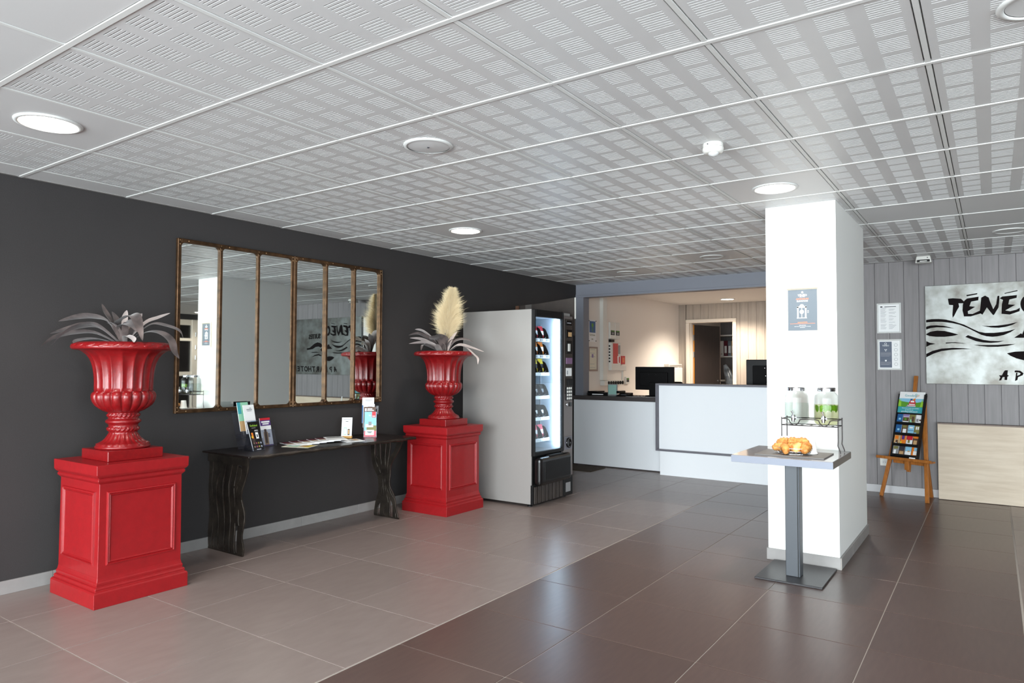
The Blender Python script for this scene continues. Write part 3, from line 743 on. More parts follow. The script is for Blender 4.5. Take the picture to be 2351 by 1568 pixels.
# left acrylic stand
A0 = Vector((-4.285, 3.03, TZ)); dA = Vector((math.sin(th), -math.cos(th), 0)); sA = Vector((math.cos(th), math.sin(th), 0))
h1 = thing('brochure_holder', 'clear acrylic brochure stand with black leaflet at the near end of console', 'brochure holder', A0)
def slab(p, a, b_, n, t_):
    """thin plate with corner p, edges a and b_, thickness t_ along n"""
    q = n.normalized()*t_; v = [p, p+a, p+a+b_, p+b_]; return MB().add(v+[x+q for x in v], [(3,2,1,0),(4,5,6,7),(0,1,5,4),(1,2,6,5),(2,3,7,6),(3,0,4,7)])
up = Vector((0,0,1)); lean = (up*.96-dA*.28)
obj('front_pocket', slab(A0-sA*.055+dA*.016, sA*.11, lean*.09, dA, .002), 'acrylic', h1); obj('back_plate', slab(A0-sA*.055-dA*.004, sA*.11, lean*.22, dA, .002), 'acrylic', h1)
obj('rear_support', slab(A0-sA*.055-dA*.075, sA*.11, (lean*.17-(dA*-.075))*.9, dA, .002), 'acrylic', h1); obj('foot', slab(A0-sA*.055-dA*.075, sA*.11, dA*.095, up, .002), 'acrylic', h1)
leaflet('leaflet', 'black restaurant leaflet with white screen picture in the acrylic stand', 'leaflet', A0+dA*.01+up*.004, th, R(20), .1, .21, .004, 'black_gloss',
        [(.1,.28,.35,.42,'brown'), (.14,.42,.3,.62,'orange'), (.1,.44,.24,.5,'yellow'), (.5,.4,.75,.62,'paper'), (.58,.45,.68,.55,'ink')]+[(.14+.2*(k % 4), .1+.12*(k//4), .26+.2*(k % 4), .16+.12*(k//4), ('tan', 'pink', 'yellow', 'paper')[k % 4]) for k in range(8)]+[(.3,.02,.7,.045,'paper')],
        [('EatSalad', .5, .83, .02, 'lime'), ('~.35', .45, .77, .006, 'grey'), ('~.3', .62, .68, .006, 'paper'), ('~.34', .62, .65, .006, 'grey')])
A1 = Vector((-4.43, 3.04, TZ))
h2 = thing('brochure_holder', 'tall clear acrylic brochure stand holding green and white leaflets on console', 'brochure holder', A1)
obj('back_plate', slab(A1-sA*.05-dA*.03, sA*.12, lean*.27, dA, .002), 'acrylic', h2); obj('side_plate', slab(A1+sA*.06-dA*.01, sA*.075, lean*.235, dA, .002), 'frosted_lilac', h2)
obj('pocket', slab(A1-sA*.05+dA*.03, sA*.13, lean*.14, dA, .002), 'acrylic', h2); obj('shelf', slab(A1-sA*.06-dA*.03+up*.09, sA*.17, dA*.06, up, .002), 'acrylic', h2); obj('foot', slab(A1-sA*.06-dA*.03, sA*.17, dA*.06, up, .002), 'acrylic', h2)
leaflet('leaflet', 'pale green leaflet standing tallest in the acrylic stand near the black leaflet', 'leaflet', A1-sA*.0+up*.13-dA*.01, th, R(13), .1, .21, .004, 'mint_green', [(0,0,1,.35,'tan'), (0,.6,.3,1,'teal')])
leaflet('leaflet', 'white leaflet with blue corner beside the pale green leaflet', 'leaflet', A1+sA*.035+up*.11+dA*.012, th, R(13), .1, .21, .004, 'paper', [(.5,.2,1,.42,'sky'), (.1,.1,.5,.35,'grey')], [('~.18', .62, .87, .008, 'ink_grey'), ('~.5', .52, .82, .01, 'ink_grey'), ('~.4', .52, .78, .006, 'ink_grey')])
A2 = Vector((-4.465, 3.24, TZ))
h3 = thing('brochure_holder', 'small clear acrylic pocket holding the purple headed leaflet on console', 'brochure holder', A2)
obj('pocket', slab(A2-sA*.055+dA*.022, sA*.13, lean*.13, dA, .002), 'acrylic', h3); obj('back_plate', slab(A2-sA*.055-dA*.012, sA*.13, lean*.2, dA, .002), 'acrylic', h3); obj('foot', slab(A2-sA*.055-dA*.012, sA*.13, dA*.034, up, .002), 'acrylic', h3)
leaflet('leaflet', 'white leaflet with purple header and brown figure in acrylic pocket', 'leaflet', A2+dA*.008+up*.004, th, R(13), .1, .21, .004, 'paper', [(0,.72,1,1,'purple'), (0,.92,1,1,'red'), (.2,.03,.6,.5,'tan'), (.28,.1,.5,.6,'brown'), (.6,.3,.8,.45,'ink_grey'), (0,0,1,.04,'purple')], [('~.8', .5, .83, .018, 'paper'), ('~.6', .5, .76, .016, 'paper')])
# right stand
tb = R(40); dB = Vector((math.sin(tb), -math.cos(tb), 0)); sB = Vector((math.cos(tb), math.sin(tb), 0)); B0 = Vector((-4.345, 4.165, TZ)); lb = up*.985-dB*.17
h4 = thing('brochure_holder', 'clear acrylic three-tier brochure stand at the far end of console', 'brochure holder', B0)
obj('front_pocket', slab(B0-sB*.055+dB*.012, sB*.11, lb*.12, dB, .002), 'acrylic', h4); obj('back_plate', slab(B0-sB*.055-dB*.09, sB*.11, lb*.26, dB, .002), 'acrylic', h4); obj('foot', slab(B0-sB*.055-dB*.09, sB*.11, dB*.104, up, .002), 'acrylic', h4)
obj('side_plate', slab(B0-sB*.056-dB*.09, dB*.1, lb*.16, sB, .002), 'acrylic', h4); obj('tier', slab(B0-sB*.055-dB*.06+up*.05, sB*.11, dB*.05, up, .002), 'acrylic', h4)
leaflet('leaflet', 'sky blue leaflet with red square and red foot in the three-tier stand', 'leaflet', B0+dB*.008+up*.003, tb, R(9), .1, .21, .006, 'sky', [(0,0,1,.23,'pink'), (.2,.23,1,.45,'olive'), (.1,.38,.75,.5,'paper'), (.35,.45,.6,.6,'grey'), (.1,.06,.82,.27,'paper'), (.62,.77,.95,1,'red')],
        [('io', .45, .82, .028, 'paper'), ('~.24', .78, .8, .012, 'paper'), ('~.4', .46, .18, .008, 'ink'), ('~.25', .46, .14, .007, 'ink')])
leaflet('leaflet', 'dark brown leaflet with white lettering behind the sky blue leaflet', 'leaflet', B0-dB*.03-sB*.012+up*.052, tb, R(9), .1, .2, .004, 'brown', [(.1,.82,.25,.94,'paper')], [('~.4', .52, .89, .014, 'paper'), ('~.55', .58, .83, .013, 'paper')])
leaflet('leaflet', 'white leaflet peeping out above the dark brown leaflet', 'leaflet', B0-dB*.05-sB*.02+up*.075, tb, R(9), .095, .2, .004, 'paper', [], [('~.4', .6, .88, .007, 'ink_grey'), ('~.6', .5, .84, .007, 'ink_grey')])
leaflet('leaflet', 'tall white leaflet with blue edge at the back of the three-tier stand', 'leaflet', B0-dB*.072-sB*.03+up*.11, tb, R(9), .1, .22, .004, 'paper', [(0,0,.14,.7,'blue')], [('~.6', .55, .89, .007, 'ink_grey'), ('~.4', .5, .85, .006, 'ink_grey')])
# card in wooden stand
K0 = Vector((-4.42, 3.97, TZ)); 
t = thing('card_stand', 'light wooden block card stand on console table', 'card stand', K0)
obj('block', slab(K0-sB*.045-dB*.03, sB*.09, dB*.05, up, .02), 'light_wood', t, bev=.002); obj('peg', slab(K0-sB*.06-dB*.02, sB*.015, dB*.03, up, .014), 'light_wood', t)
leaflet('info_card', 'white information card with two phone pictures in wooden stand', 'card', K0+up*.019+dB*.002, tb, R(15), .085, .155, .003, 'paper', [(.1,.5,.9,.505,'ink_grey'), (.22,.06,.5,.46,'mint_green'), (.26,.1,.46,.42,'paper'), (.6,.05,.8,.38,'ink'), (.63,.1,.77,.34,'tan')], [('~.75', .5, .88, .007, 'ink_grey'), ('~.25', .5, .77, .007, 'ink')])
# flat papers
def sheet(name, label, cat, corners, z, t_, mats, parts=(), group=None):
    b = MB().add([(x, y, z) for x, y in corners]+[(x, y, z+t_) for x, y in corners], [(3,2,1,0),(4,5,6,7),(0,1,5,4),(1,2,6,5),(2,3,7,6),(3,0,4,7)])
    c = [Vector((x, y, z+t_+.0004)) for x, y in corners]
    def L(u, v): return (c[0]*(1-u)+c[1]*u)*(1-v)+(c[3]*(1-u)+c[2]*u)*v
    for u0, v0, u1, v1, m in parts: b.add([L(u0,v0), L(u1,v0), L(u1,v1), L(u0,v1)], [(0,1,2,3)], m)
    return tag(obj(name, b, mats), label, cat, group)
pc = [on(px, py, 2, TZ+.002) for px, py in ((645.8,1025.4), (708,1028), (729.5,1022.4), (668.7,1019.7))]
sheet('map_leaflet', 'cream folded map lying flat on the console table', 'leaflet', [(p.x, p.y) for p in pc], TZ+.0004, .002, ['paper_cream', 'tan', 'mint_green', 'yellow'], [(.1,.2,.5,.7,2), (.55,.3,.8,.8,1), (.75,.1,.95,.9,3)])
for k in range(6):
    y = 3.46+.068*k; x = -4.42+.012*k; an = R(74-3*k); ca, sa = math.cos(an), math.sin(an)
    q = [(x+ca*u-sa*v, y+sa*u+ca*v) for u, v in ((-.075,-.13), (.075,-.13), (.075,.13), (-.075,.13))]
    q = [(max(a, -4.6), c_) for a, c_ in q]
    sheet('magazine', ['white magazine with dark red header at the near end of the fan on console', 'white magazine with dark red header, second of the fan from the map', 'white magazine with dark red header, third of the fan from the map', 'white magazine with dark red header, fourth of the fan from the map',
                       'white magazine with dark red header, fifth of the fan from the map', 'white magazine without red header at the far end of the fan'][k], 'magazine', q, TZ+.0004+.0032*k, .003, ['paper', 'maroon', 'tan', 'grey'],
          ([(0,.6,1,1,1), (.05,.42,.4,.55,2), (.5,.4,.9,.5,3)] if k < 5 else [(.1,.6,.9,.9,3)]), 'magazines fanned out on the console')
pc = [on(px, py, 2, TZ+.002) for px, py in ((779, 1011.5), (796, 1015.5), (838, 1012.2), (818, 1007.5))]
sheet('leaflet', 'white leaflet lying flat in front of the card stand', 'leaflet', [(p.x, p.y) for p in pc], TZ+.0004, .004, ['paper', 'tan', 'grey'], [(.1,.6,.6,.9,1), (.5,.3,.9,.5,2)])
# ------------------------------------------------------------------ vending machine
VX, V0, V1, VH, VBK = -3.46, 5.355, 6.065, 1.82, -4.30
vm = thing('vending_machine', 'grey snack vending machine with lit glass front and black flap', 'vending machine', (-3.88, 5.71, 0))
obj('side_panel', MB().box(VBK, V0, .025, VX-.035, V0+.018, VH), 'vend_side', vm, bev=.002)
obj('side_panel', MB().box(VBK, V1-.018, .025, VX-.035, V1, VH), 'vend_side', vm, bev=.002)
obj('back_panel', MB().box(VBK, V0+.018, .025, VBK+.018, V1-.018, VH), 'vend_side', vm)
obj('top_panel', MB().box(VBK, V0+.018, VH-.03, VX-.035, V1-.018, VH), 'vend_side', vm)
obj('lower_body', MB().box(VBK+.02, V0+.02, .03, VX-.04, V1-.02, .47), 'black_matt', vm)
IN = MB().box(-4.05, V0+.02, .47, -4.04, 5.868, 1.79).box(-4.04, 5.862, .47, VX-.03, 5.872, 1.79).box(-4.04, V0+.019, .47, VX-.03, V0+.027, 1.79).box(-4.04, V0+.027, 1.765, VX-.03, 5.862, 1.775)
obj('compartment_lining', IN, 'vend_inside', vm); obj('compartment_floor', MB().box(-4.04, V0+.027, .47, VX-.03, 5.862, .485), 'grey', vm)
obj('column_body', MB().box(VBK+.02, 5.874, .47, VX-.036, V1-.02, VH-.03), 'black_matt', vm)
dr = MB().box(VX-.034, V0, .465, VX, V0+.024, VH).box(VX-.034, 5.862, .465, VX, 5.888, VH).box(VX-.034, V0+.024, 1.752, VX, 5.862, VH).box(VX-.034, V0+.024, .465, VX, 5.862, .5)
obj('door_frame', dr, 'black', vm, bev=.004)
obj('door_glass', MB().box(VX-.016, V0+.024, .5, VX-.011, 5.862, 1.752), 'vend_glass', vm)
obj('light_tube', MB().lathe([(.013, .52), (.013, 1.74)], 16, (-3.535, 5.842, 0)), 'tube_light', vm); obj('light_tube', MB().lathe([(.01, .52), (.01, 1.74)], 16, (-3.497, 5.853, 0)), 'tube_light', vm)
obj('guide_rail', MB().box(-3.72, 5.855, .55, -3.712, 5.862, 1.7), 'ink_grey', vm)
cf = obj('control_column', MB().box(VX-.034, 5.888, .215, VX-.004, V1, VH-.03), 'vend_front', vm, bev=.004)
kp = obj('control_panel', MB().box(VX-.004, 5.905, 1.02, VX, V1-.012, 1.76), 'dark_brown', vm, bev=.002)
def vbox(n, y0, y1, z0, z1, m, d=.006, par=kp): return obj(n, MB().box(VX-.001, y0, z0, VX+d, y1, z1), m, par, bev=.0015)
vbox('name_plate', 5.925, 6.035, 1.695, 1.745, 'black_gloss'); vbox('lettering_bar', 5.94, 6.02, 1.714, 1.726, 'ink_grey', .0066)
vbox('price_display', 5.925, 6.035, 1.575, 1.655, 'black_gloss'); vbox('display_glow', 5.96, 6.03, 1.585, 1.63, 'tan', .007)
vbox('coin_unit', 5.93, 6.035, 1.415, 1.545, 'black'); vbox('coin_slot', 5.955, 5.995, 1.44, 1.515, 'plastic_white', .012)
vbox('screen', 5.925, 6.04, 1.315, 1.375, 'screen_purple', .008); vbox('notice', 5.925, 6.035, 1.195, 1.275, 'paper', .003); vbox('notice_print', 5.94, 5.96, 1.21, 1.25, 'ink_grey', .0036)
vbox('card_reader', 5.94, 6.03, 1.1, 1.165, 'black', .02); vbox('keypad', 5.92, 6.035, .955, 1.09, 'black_gloss', .008, cf)
for i in range(4):
    for j in range(3): obj('key', MB().lathe([(.0125, 0), (.011, .004)], 12, (VX+.008, 5.945+.034*j, .975+.033*i), axis='x'), 'plastic_white', kp)
vbox('coin_return', 5.99, 6.03, .895, .935, 'black_gloss', .008, cf); obj('lock', MB().lathe([(.015, 0), (.013, .006)], 16, (VX, 5.945, .915), axis='x'), 'steel', cf)
vbox('handle_plate', 5.9, 6.04, .475, .6, 'frame_grey', .004, cf); obj('handle_cup', MB().lathe([(.05, .004), (.05, .016), (.036, .018), (.03, .006)], 28, (VX, 5.97, .54), axis='x'), 'black_gloss', cf)
# delivery flap: rounded box bulging from the door
fl_ = obj('delivery_flap', MB().box(VX-.02, V0+.012, .195, VX+.06, 5.945, .455), 'black_gloss', vm, bev=.045, seg=4)
obj('flap_plate', MB().box(VX+.055, V0+.085, .245, VX+.066, 5.905, .415), 'black', fl_, bev=.01, seg=2); obj('flap_grip', MB().box(VX+.0, V0+.2, .447, VX+.045, 5.8, .462), 'black', fl_, bev=.004)
gr = obj('vent_grille', MB().box(VX-.04, V0, .025, VX-.012, 5.885, .2), 'black_matt', vm)
for k in range(8): obj('grille_slat', MB().box(VX-.012, V0+.012+.065*k, .03, VX-.002, V0+.062+.065*k, .185), 'dark_brown', gr, bev=.002)
obj('corner_box', MB().box(VX-.04, 5.888, .025, VX-.004, V1, .21), 'black', vm, bev=.003)
obj('sticker', MB().box(VX-.004, 5.93, .06, VX-.002, 6.02, .15), 'grey', vm)
for x in (VBK+.06, VX-.08):
    for y in (V0+.05, V1-.05): obj('foot', MB().lathe([(.022, 0), (.022, .008), (.01, .012), (.01, .03)], 12, (x, y, 0)), 'black', vm)
trays = [1.555, 1.395, 1.225, 1.0, .795, .59]
for k, z in enumerate(trays):
    tr = obj('tray', MB().box(-4.03, V0+.03, z-.012, -3.6, 5.835, z), 'vend_inside', vm)
    obj('price_rail', MB().box(-3.605, V0+.03, z-.026, -3.597, 5.838, z+.006), 'plastic_white', tr)
    for j in range(4):
        y = 5.46+.105*j
        if k not in (3,): obj('price_tag', MB().box(-3.597, y, z-.02, -3.594, y+.05, z+.002), 'grey' if k < 2 else 'paper', tr)
    for y in (5.83, 5.725, 5.62):
        obj('divider', MB().prism([(-4.02, z), (-3.6, z), (-3.608, z+.04), (-3.64, z+.1), (-3.66, z+.115), (-4.02, z+.115)], 1, y, y+.004), 'black_matt', tr)
    for j in range(3): # wire spirals
        y = 5.565+.105*j; P = [(-3.98+.0125*i, y+.038*math.cos(i*PI/5), z+.045+.04*math.sin(i*PI/5)) for i in range(30)]
        obj('spiral', MB().tube(P, .0022, 5), 'steel', tr)
kinds = [('red and white', ['red', 'paper'], .12), ('orange', ['orange', 'paper'], .125), ('yellow and black', ['yellow', 'black'], .13), ('black', ['black_matt', 'grey'], .1), ('dark grey', ['black_matt', 'paper'], .1), ('pink and white', ['pink', 'paper'], .12)]
tn = ['topmost', 'second', 'third', 'fourth', 'fifth', 'lowest']
def packet(h):
    b = MB(); n = 9; mrow = 7; v = []
    for i in range(mrow):
        s = i/(mrow-1); th_ = math.sin(PI*s)**.5*.022+.001
        for j in range(n): a = 2*PI*j/n; v.append((th_*math.cos(a), .042*math.sin(a), s*h))
    f = [(i*n+j, i*n+(j+1) % n, (i+1)*n+(j+1) % n, (i+1)*n+j) for i in range(mrow-1) for j in range(n)]
    b.add(v, f, 0, True)
    for k_ in range(len(b.f)):
        if k_ // n in (2, 3): b.m[k_] = 1
    b.box(-.001, -.042, h-.002, .001, .042, h+.01); return b
for k, (cn, ms, h) in enumerate(kinds):
    me = packet(h).mesh('snack_packet', ms)
    for j in range(3):
        o = bpy.data.objects.new('snack_packet', me); C.objects.link(o); o.location = (-3.66, 5.578+.104*j, trays[k]+.001); o.rotation_euler = (0, R(-8), 0)
        tag(o, '%s snack packet on the %s vending tray, %s' % (cn, tn[k], ('furthest from the light tube', 'middle one of three', 'closest to the light tube')[j]), 'snack', 'snack packets in the vending machine')
# bent dark panel above and behind the machine
q = [(-4.16+.0, 6.11), (-4.12, 6.085), (-4.05, 6.085), (-3.98, 6.1), (-3.88, 6.1), (-3.46, 6.1)]
b = MB(); v = []
zt = [1.925, 1.93, 1.935, 1.94, 1.945, 1.985]; zb = [1.86, 1.86, 1.862, 1.865, 1.72, 1.6]
for (x, y), a, c in zip(q, zb, zt): v += [(x, y, a), (x, y+.008, a), (x, y+.008, c), (x, y, c)]
f = [(3,2,1,0), (20,21,22,23)]+[(4*i+k, 4*i+(k+1) % 4, 4*i+4+(k+1) % 4, 4*i+4+k) for i in range(5) for k in range(4)]
t = thing('shield_panel', 'dark bent panel rising behind the top of the vending machine', 'panel', (-3.8, 6.1, 0))
obj('sheet', b.add(v, f), 'dark_brown', t); obj('white_edge', MB().box(-3.458, 6.096, 1.77, -3.45, 6.11, 1.985), 'plastic_white', t); obj('post', MB().box(-3.62, 6.1, 0, -3.6, 6.115, 1.85), 'dark_brown', t)
obj('end_clip', MB().box(-4.17, 6.08, 1.885, -4.13, 6.12, 1.93), 'brown', t); obj('clip_screw', MB().lathe([(.006, 0), (.004, -.004)], 8, (-4.15, 6.08, 1.88), axis='y'), 'steel', t)

# ------------------------------------------------------------------ reception
cu = thing('reception_cabinet', 'white fronted low reception cabinet beside the dark wall', 'cabinet', (-3.95, 8.1, 0))
obj('front_panel', MB().box(-4.56, 8.015, .015, -3.3, 8.035, .853), 'counter_white', cu, bev=.001); obj('body', MB().box(-4.47, 8.31, .0, -3.3, 8.6, .853), 'counter_white', cu); obj('plinth', MB().box(-4.55, 8.035, 0, -3.3, 8.08, .06), 'worktop_dark', cu)
wt = MB().box(-4.57, 7.99, .855, -3.34, 8.135, .905); tag(obj('worktop', MB().prism([(-4.57, 7.99), (-3.345, 7.99), (-3.345, 8.03), (-1.33, 8.03), (-1.33, 8.66), (-4.475, 8.66), (-4.475, 8.137), (-4.57, 8.137)], 2, .855, .905), 'worktop_dark', bev=.002), 'dark grey worktop of the reception desk', 'worktop')
rc = thing('reception_counter', 'raised white reception counter front set in a dark grey frame', 'counter', (-2.35, 7.9, 0))
fr = MB().box(-3.335, 7.83, .285, -3.313, 8.025, 1.088).box(-3.313, 7.83, .285, -1.33, 8.025, .305).box(-3.313, 7.83, 1.066, -1.33, 8.025, 1.088)
obj('frame', fr, 'frame_grey', rc, bev=.0015); obj('front_panel', MB().box(-3.313, 7.89, .305, -1.33, 8.0, 1.066), 'counter_white', rc)
obj('plinth', MB().box(-3.29, 7.858, 0, -1.33, 8.02, .285), 'counter_white', rc)
tag(obj('door_mat', MB().box(-4.56, 7.55, 0, -4.06, 7.95, .008), 'mat_brown'), 'small brown floor mat in front of the reception cabinet', 'mat')
# monitors seen from behind
def monitor(label, cx, cy, z0, z1, w_, rot, base):
    t = thing('monitor', label, 'monitor', (cx, cy, base), R(rot))
    obj('screen_housing', MB().box(-w_/2, 0, z0-base, w_/2, .028, z1-base), 'black', t, bev=.006, local=True)
    obj('rear_cover', MB().box(-w_*.36, -.032, z0-base+.05, w_*.36, .0, z1-base-.07), 'black_matt', t, bev=.012, seg=2, local=True)
    obj('neck', MB().box(-.05, -.05, .012, .05, -.02, z0-base+.1), 'black', t, bev=.005, local=True)
    obj('foot', MB().lathe([(.115, 0), (.115, .01), (.04, .016)], 28, (0, .0, 0)), 'black', t, local=True)
    obj('type_label', MB().box(-.02, -.0345, z0-base+.055, .03, -.0325, z0-base+.08), 'paper', t, local=True)
    for i, (x, z) in enumerate(((-.06, z1-base-.1), (.04, z1-base-.1), (-.05, z1-base-.19))): obj('screw', MB().lathe([(.004, -.0335), (.003, -.035)], 8, (x, 0, z), axis='y'), 'steel', t, local=True)
monitor('black monitor seen from behind at the low end of reception desk', -3.605, 8.43, .985, 1.285, .545, -3, .905)
monitor('black monitor seen from behind above the raised counter, beside the pillar', -2.12, 8.33, 1.0, 1.375, .56, 2, .905)
t = thing('telephone', 'black desk telephone with coiled cable on reception worktop', 'telephone', (-3.93, 8.2, .905))
obj('base', MB().prism([(8.12, .905), (8.3, .905), (8.3, .95), (8.12, .915)], 0, -4.0, -3.84), 'black', t, bev=.004); obj('handset', MB().box(-4.0, 8.13, .94, -3.95, 8.31, .975), 'black_gloss', t, bev=.012, seg=2)
obj('cord', MB().tube([(-3.84+.008*i, 8.1+.01*math.sin(i*1.1), .912+.006*math.cos(i*1.1)) for i in range(42)], .003, 6), 'black', t); obj('keys', MB().box(-3.94, 8.14, .92, -3.86, 8.2, .935), 'ink', t)
tag(obj('cable', MB().tube([(-3.83, 8.06, .909), (-3.7, 8.03, .909), (-3.6, 8.05, .912), (-3.5, 8.04, .909), (-3.38, 8.06, .909)], .004, 6), 'grey'), 'thin grey cable lying along the edge of the worktop', 'cable')
t = thing('desk_tray', 'flat black tray with papers at the wall end of reception worktop', 'tray', (-4.3, 8.3, .905))
obj('tray_body', MB().box(-4.44, 8.16, .905, -4.14, 8.4, .945), 'black', t, bev=.006); obj('lid', MB().box(-4.44, 8.17, .946, -4.3, 8.4, .962), 'black_gloss', t, bev=.004); obj('paper', MB().box(-4.36, 8.152, .915, -4.2, 8.16, .928), 'paper', t)
t = thing('card_display', 'small green card display standing on the reception worktop', 'card display', (-4.06, 8.15, .905))
obj('frame', MB().box(-4.13, 8.15, .906, -3.995, 8.163, 1.06), 'grey', t, bev=.003); obj('card', MB().box(-4.12, 8.147, .925, -4.005, 8.151, 1.05), 'screen_green', t); obj('foot', MB().box(-4.12, 8.12, .905, -4.0, 8.2, .909), 'acrylic', t)
t = thing('office_chair', 'black office chair behind the reception desk', 'chair', (-3.75, 9.0, 0))
obj('backrest', MB().box(-3.97, 9.2, .6, -3.53, 9.26, 1.08), 'black_matt', t, bev=.06, seg=3); obj('seat', MB().box(-3.98, 8.76, .44, -3.52, 9.2, .52), 'black_matt', t, bev=.03, seg=2); obj('gas_post', MB().lathe([(.03, .07), (.03, .44)], 16, (-3.75, 8.98, 0)), 'black', t)
for k in range(5):
    a = k*2*PI/5; obj('leg', MB().bar((-3.75, 8.98, .08), (-3.75+.27*math.cos(a), 8.98+.27*math.sin(a), .055), .04, .025), 'black', t); obj('castor', MB().lathe([(.025, -.015), (.025, .015)], 12, (-3.75+.27*math.cos(a), 8.98+.27*math.sin(a), .026), axis='y'), 'black', t)
obj('back_bar', MB().bar((-3.75, 9.22, .46), (-3.75, 9.24, .66), .06, .02), 'black', t)
# things on the office side wall (face +x)
def wbox(n, y0, y1, z0, z1, d, m, par, bev=.003, x=WX): return obj(n, MB().box(x, y0, z0, x+d, y1, z1), m, par, bev=bev)
t = thing('wall_plaque', 'clear plaque with blue emblem and Clef Verte lettering on office wall', 'plaque', (WX, 8.62, 1.64))
wbox('plate', 8.51, 8.735, 1.63, 1.94, .004, 'paper', t, .001); wbox('emblem_field', 8.535, 8.71, 1.76, 1.92, .005, 'blue', t, 0); obj('lettering', text('Clef Verte', .038).xf(face_px(WX+.0045, 8.62, 1.715)).join(text('2023', .026).xf(face_px(WX+.0045, 8.62, 1.66))), 'olive', t)
obj('emblem_key', MB().lathe([(.028, .0), (.028, .001)], 20, (WX+.0055, 8.622, 1.865), axis='x').box(WX+.0055, 8.614, 1.775, WX+.0062, 8.63, 1.84), 'green', t, kind='stuff')
for y in (8.522, 8.723):
    for z in (1.645, 1.925): obj('screw', MB().lathe([(.008, 0), (.006, .008)], 10, (WX+.004, y, z), axis='x'), 'brown', t)
t = thing('certificate_frame', 'taupe framed certificate on office wall below the plaque', 'picture frame', (WX, 8.63, 1.22))
obj('frame', pframe(.265, .34, [(0, 0), (0, .014), (.02, .016), (.024, .004)]).xf(face_px(WX, 8.632, 1.391)), 'frame_taupe', t); wbox('sheet', 8.515, 8.75, 1.235, 1.548, .006, 'paper_cream', t, 0)
wbox('print', 8.6, 8.645, 1.41, 1.46, .007, 'violet', t, 0)
for k in range(5): wbox('print_line', 8.55, 8.7-.02*(k % 2), 1.27+.05*(k if k < 2 else k+1), 1.274+.05*(k if k < 2 else k+1), .0066, 'ink_grey', t, 0)
t = thing('cable_trunking', 'tall white cable trunking running down the office wall', 'trunking', (WX, 8.91, 1.04))
wbox('duct', 8.85, 8.975, 1.09, H, .055, 'plastic_white', t, .003); wbox('duct_cover', 8.975, 9.09, 1.09, H, .02, 'cream_paint', t, .002)
for k in range(2):
    y = 9.1+.165*k
    t = thing('alarm_unit', ['white alarm box with green display next to the trunking', 'white alarm box with green display away from the trunking'][k], 'alarm unit', (WX, y+.08, 1.69))
    wbox('case', y, y+.158, 1.69, 1.935, .04, 'plastic_white', t, .006); wbox('display', y+.02, y+.14, 1.745, 1.815, .043, 'ink', t, .001); wbox('display_bar', y+.03, y+.13, 1.798, 1.81, .045, 'green', t, 0); wbox('button_field', y+.05, y+.11, 1.755, 1.785, .045, 'grey', t, 0)
t = thing('fire_alarm_panel', 'white fire alarm panel with red front on office wall', 'alarm panel', (WX, 9.26, 1.23))
wbox('case', 9.1, 9.41, 1.23, 1.635, .06, 'plastic_white', t, .004); wbox('red_front', 9.15, 9.31, 1.33, 1.625, .064, 'red', t, .001); wbox('label_strip', 9.32, 9.38, 1.47, 1.6, .064, 'grey', t, .001); wbox('red_strip', 9.335, 9.37, 1.34, 1.43, .065, 'red', t, .001); wbox('white_strip', 9.29, 9.325, 1.335, 1.44, .066, 'paper', t, .001)
for k in range(6): obj('button', MB().lathe([(.012, 0), (.012, -.006)], 12, (WX+.03, 9.1, 1.36+.045*k), axis='y'), 'black', t)
tag(wbox('sounder_box', 9.1, 9.22, 1.645, 1.68, .05, 'black', None), 'small black sounder between alarm boxes and fire panel', 'sounder')
t = thing('call_point', 'red fire call point on office wall', 'call point', (WX, 9.52, 1.32)); wbox('box', 9.45, 9.58, 1.32, 1.445, .05, 'red', t, .004); wbox('press_plate', 9.48, 9.55, 1.345, 1.42, .053, 'orange_ink', t, .001)
t = thing('socket_box', 'white double wall socket under the red call point', 'socket', (WX, 9.55, 1.225)); wbox('plate', 9.42, 9.64, 1.225, 1.3, .04, 'plastic_white', t, .004); wbox('lower_duct', 9.56, 9.6, 1.03, 1.225, .015, 'plastic_white', t, .002)
t = thing('thermostat', 'small white thermostat with green display on office wall', 'thermostat', (WX, 9.72, 1.03)); wbox('case', 9.66, 9.78, 1.02, 1.13, .025, 'plastic_white', t, .003); wbox('display', 9.68, 9.76, 1.05, 1.11, .028, 'ink', t, 0); wbox('display_bar', 9.69, 9.75, 1.09, 1.105, .0295, 'green', t, 0)
t = thing('switch_rail', 'white rail with a row of round black sockets on office wall', 'socket rail', (WX, 9.15, 1.02)); wbox('rail', 8.86, 9.48, 1.015, 1.085, .07, 'plastic_white', t, .004)
for k in range(7): obj('round_socket', MB().lathe([(.026, 0), (.024, .012), (.014, .013)], 16, (WX+.07, 8.99+.075*k, 1.05), axis='x'), 'black', t)
t = thing('wall_heater', 'cream wall heater in the office corner beside the plank wall', 'heater', (WX, 11.5, .35)); wbox('body', 11.2, 11.8, .35, 1.27, .1, 'plastic_white', t, .01); wbox('top_grille', 11.2, 11.8, 1.28, 1.33, .09, 'plastic_white', t, .004)
for k in range(2): wbox('grille_gap', 11.22, 11.78, 1.29+.018*k, 1.296+.018*k, .093, 'brown', t, 0)
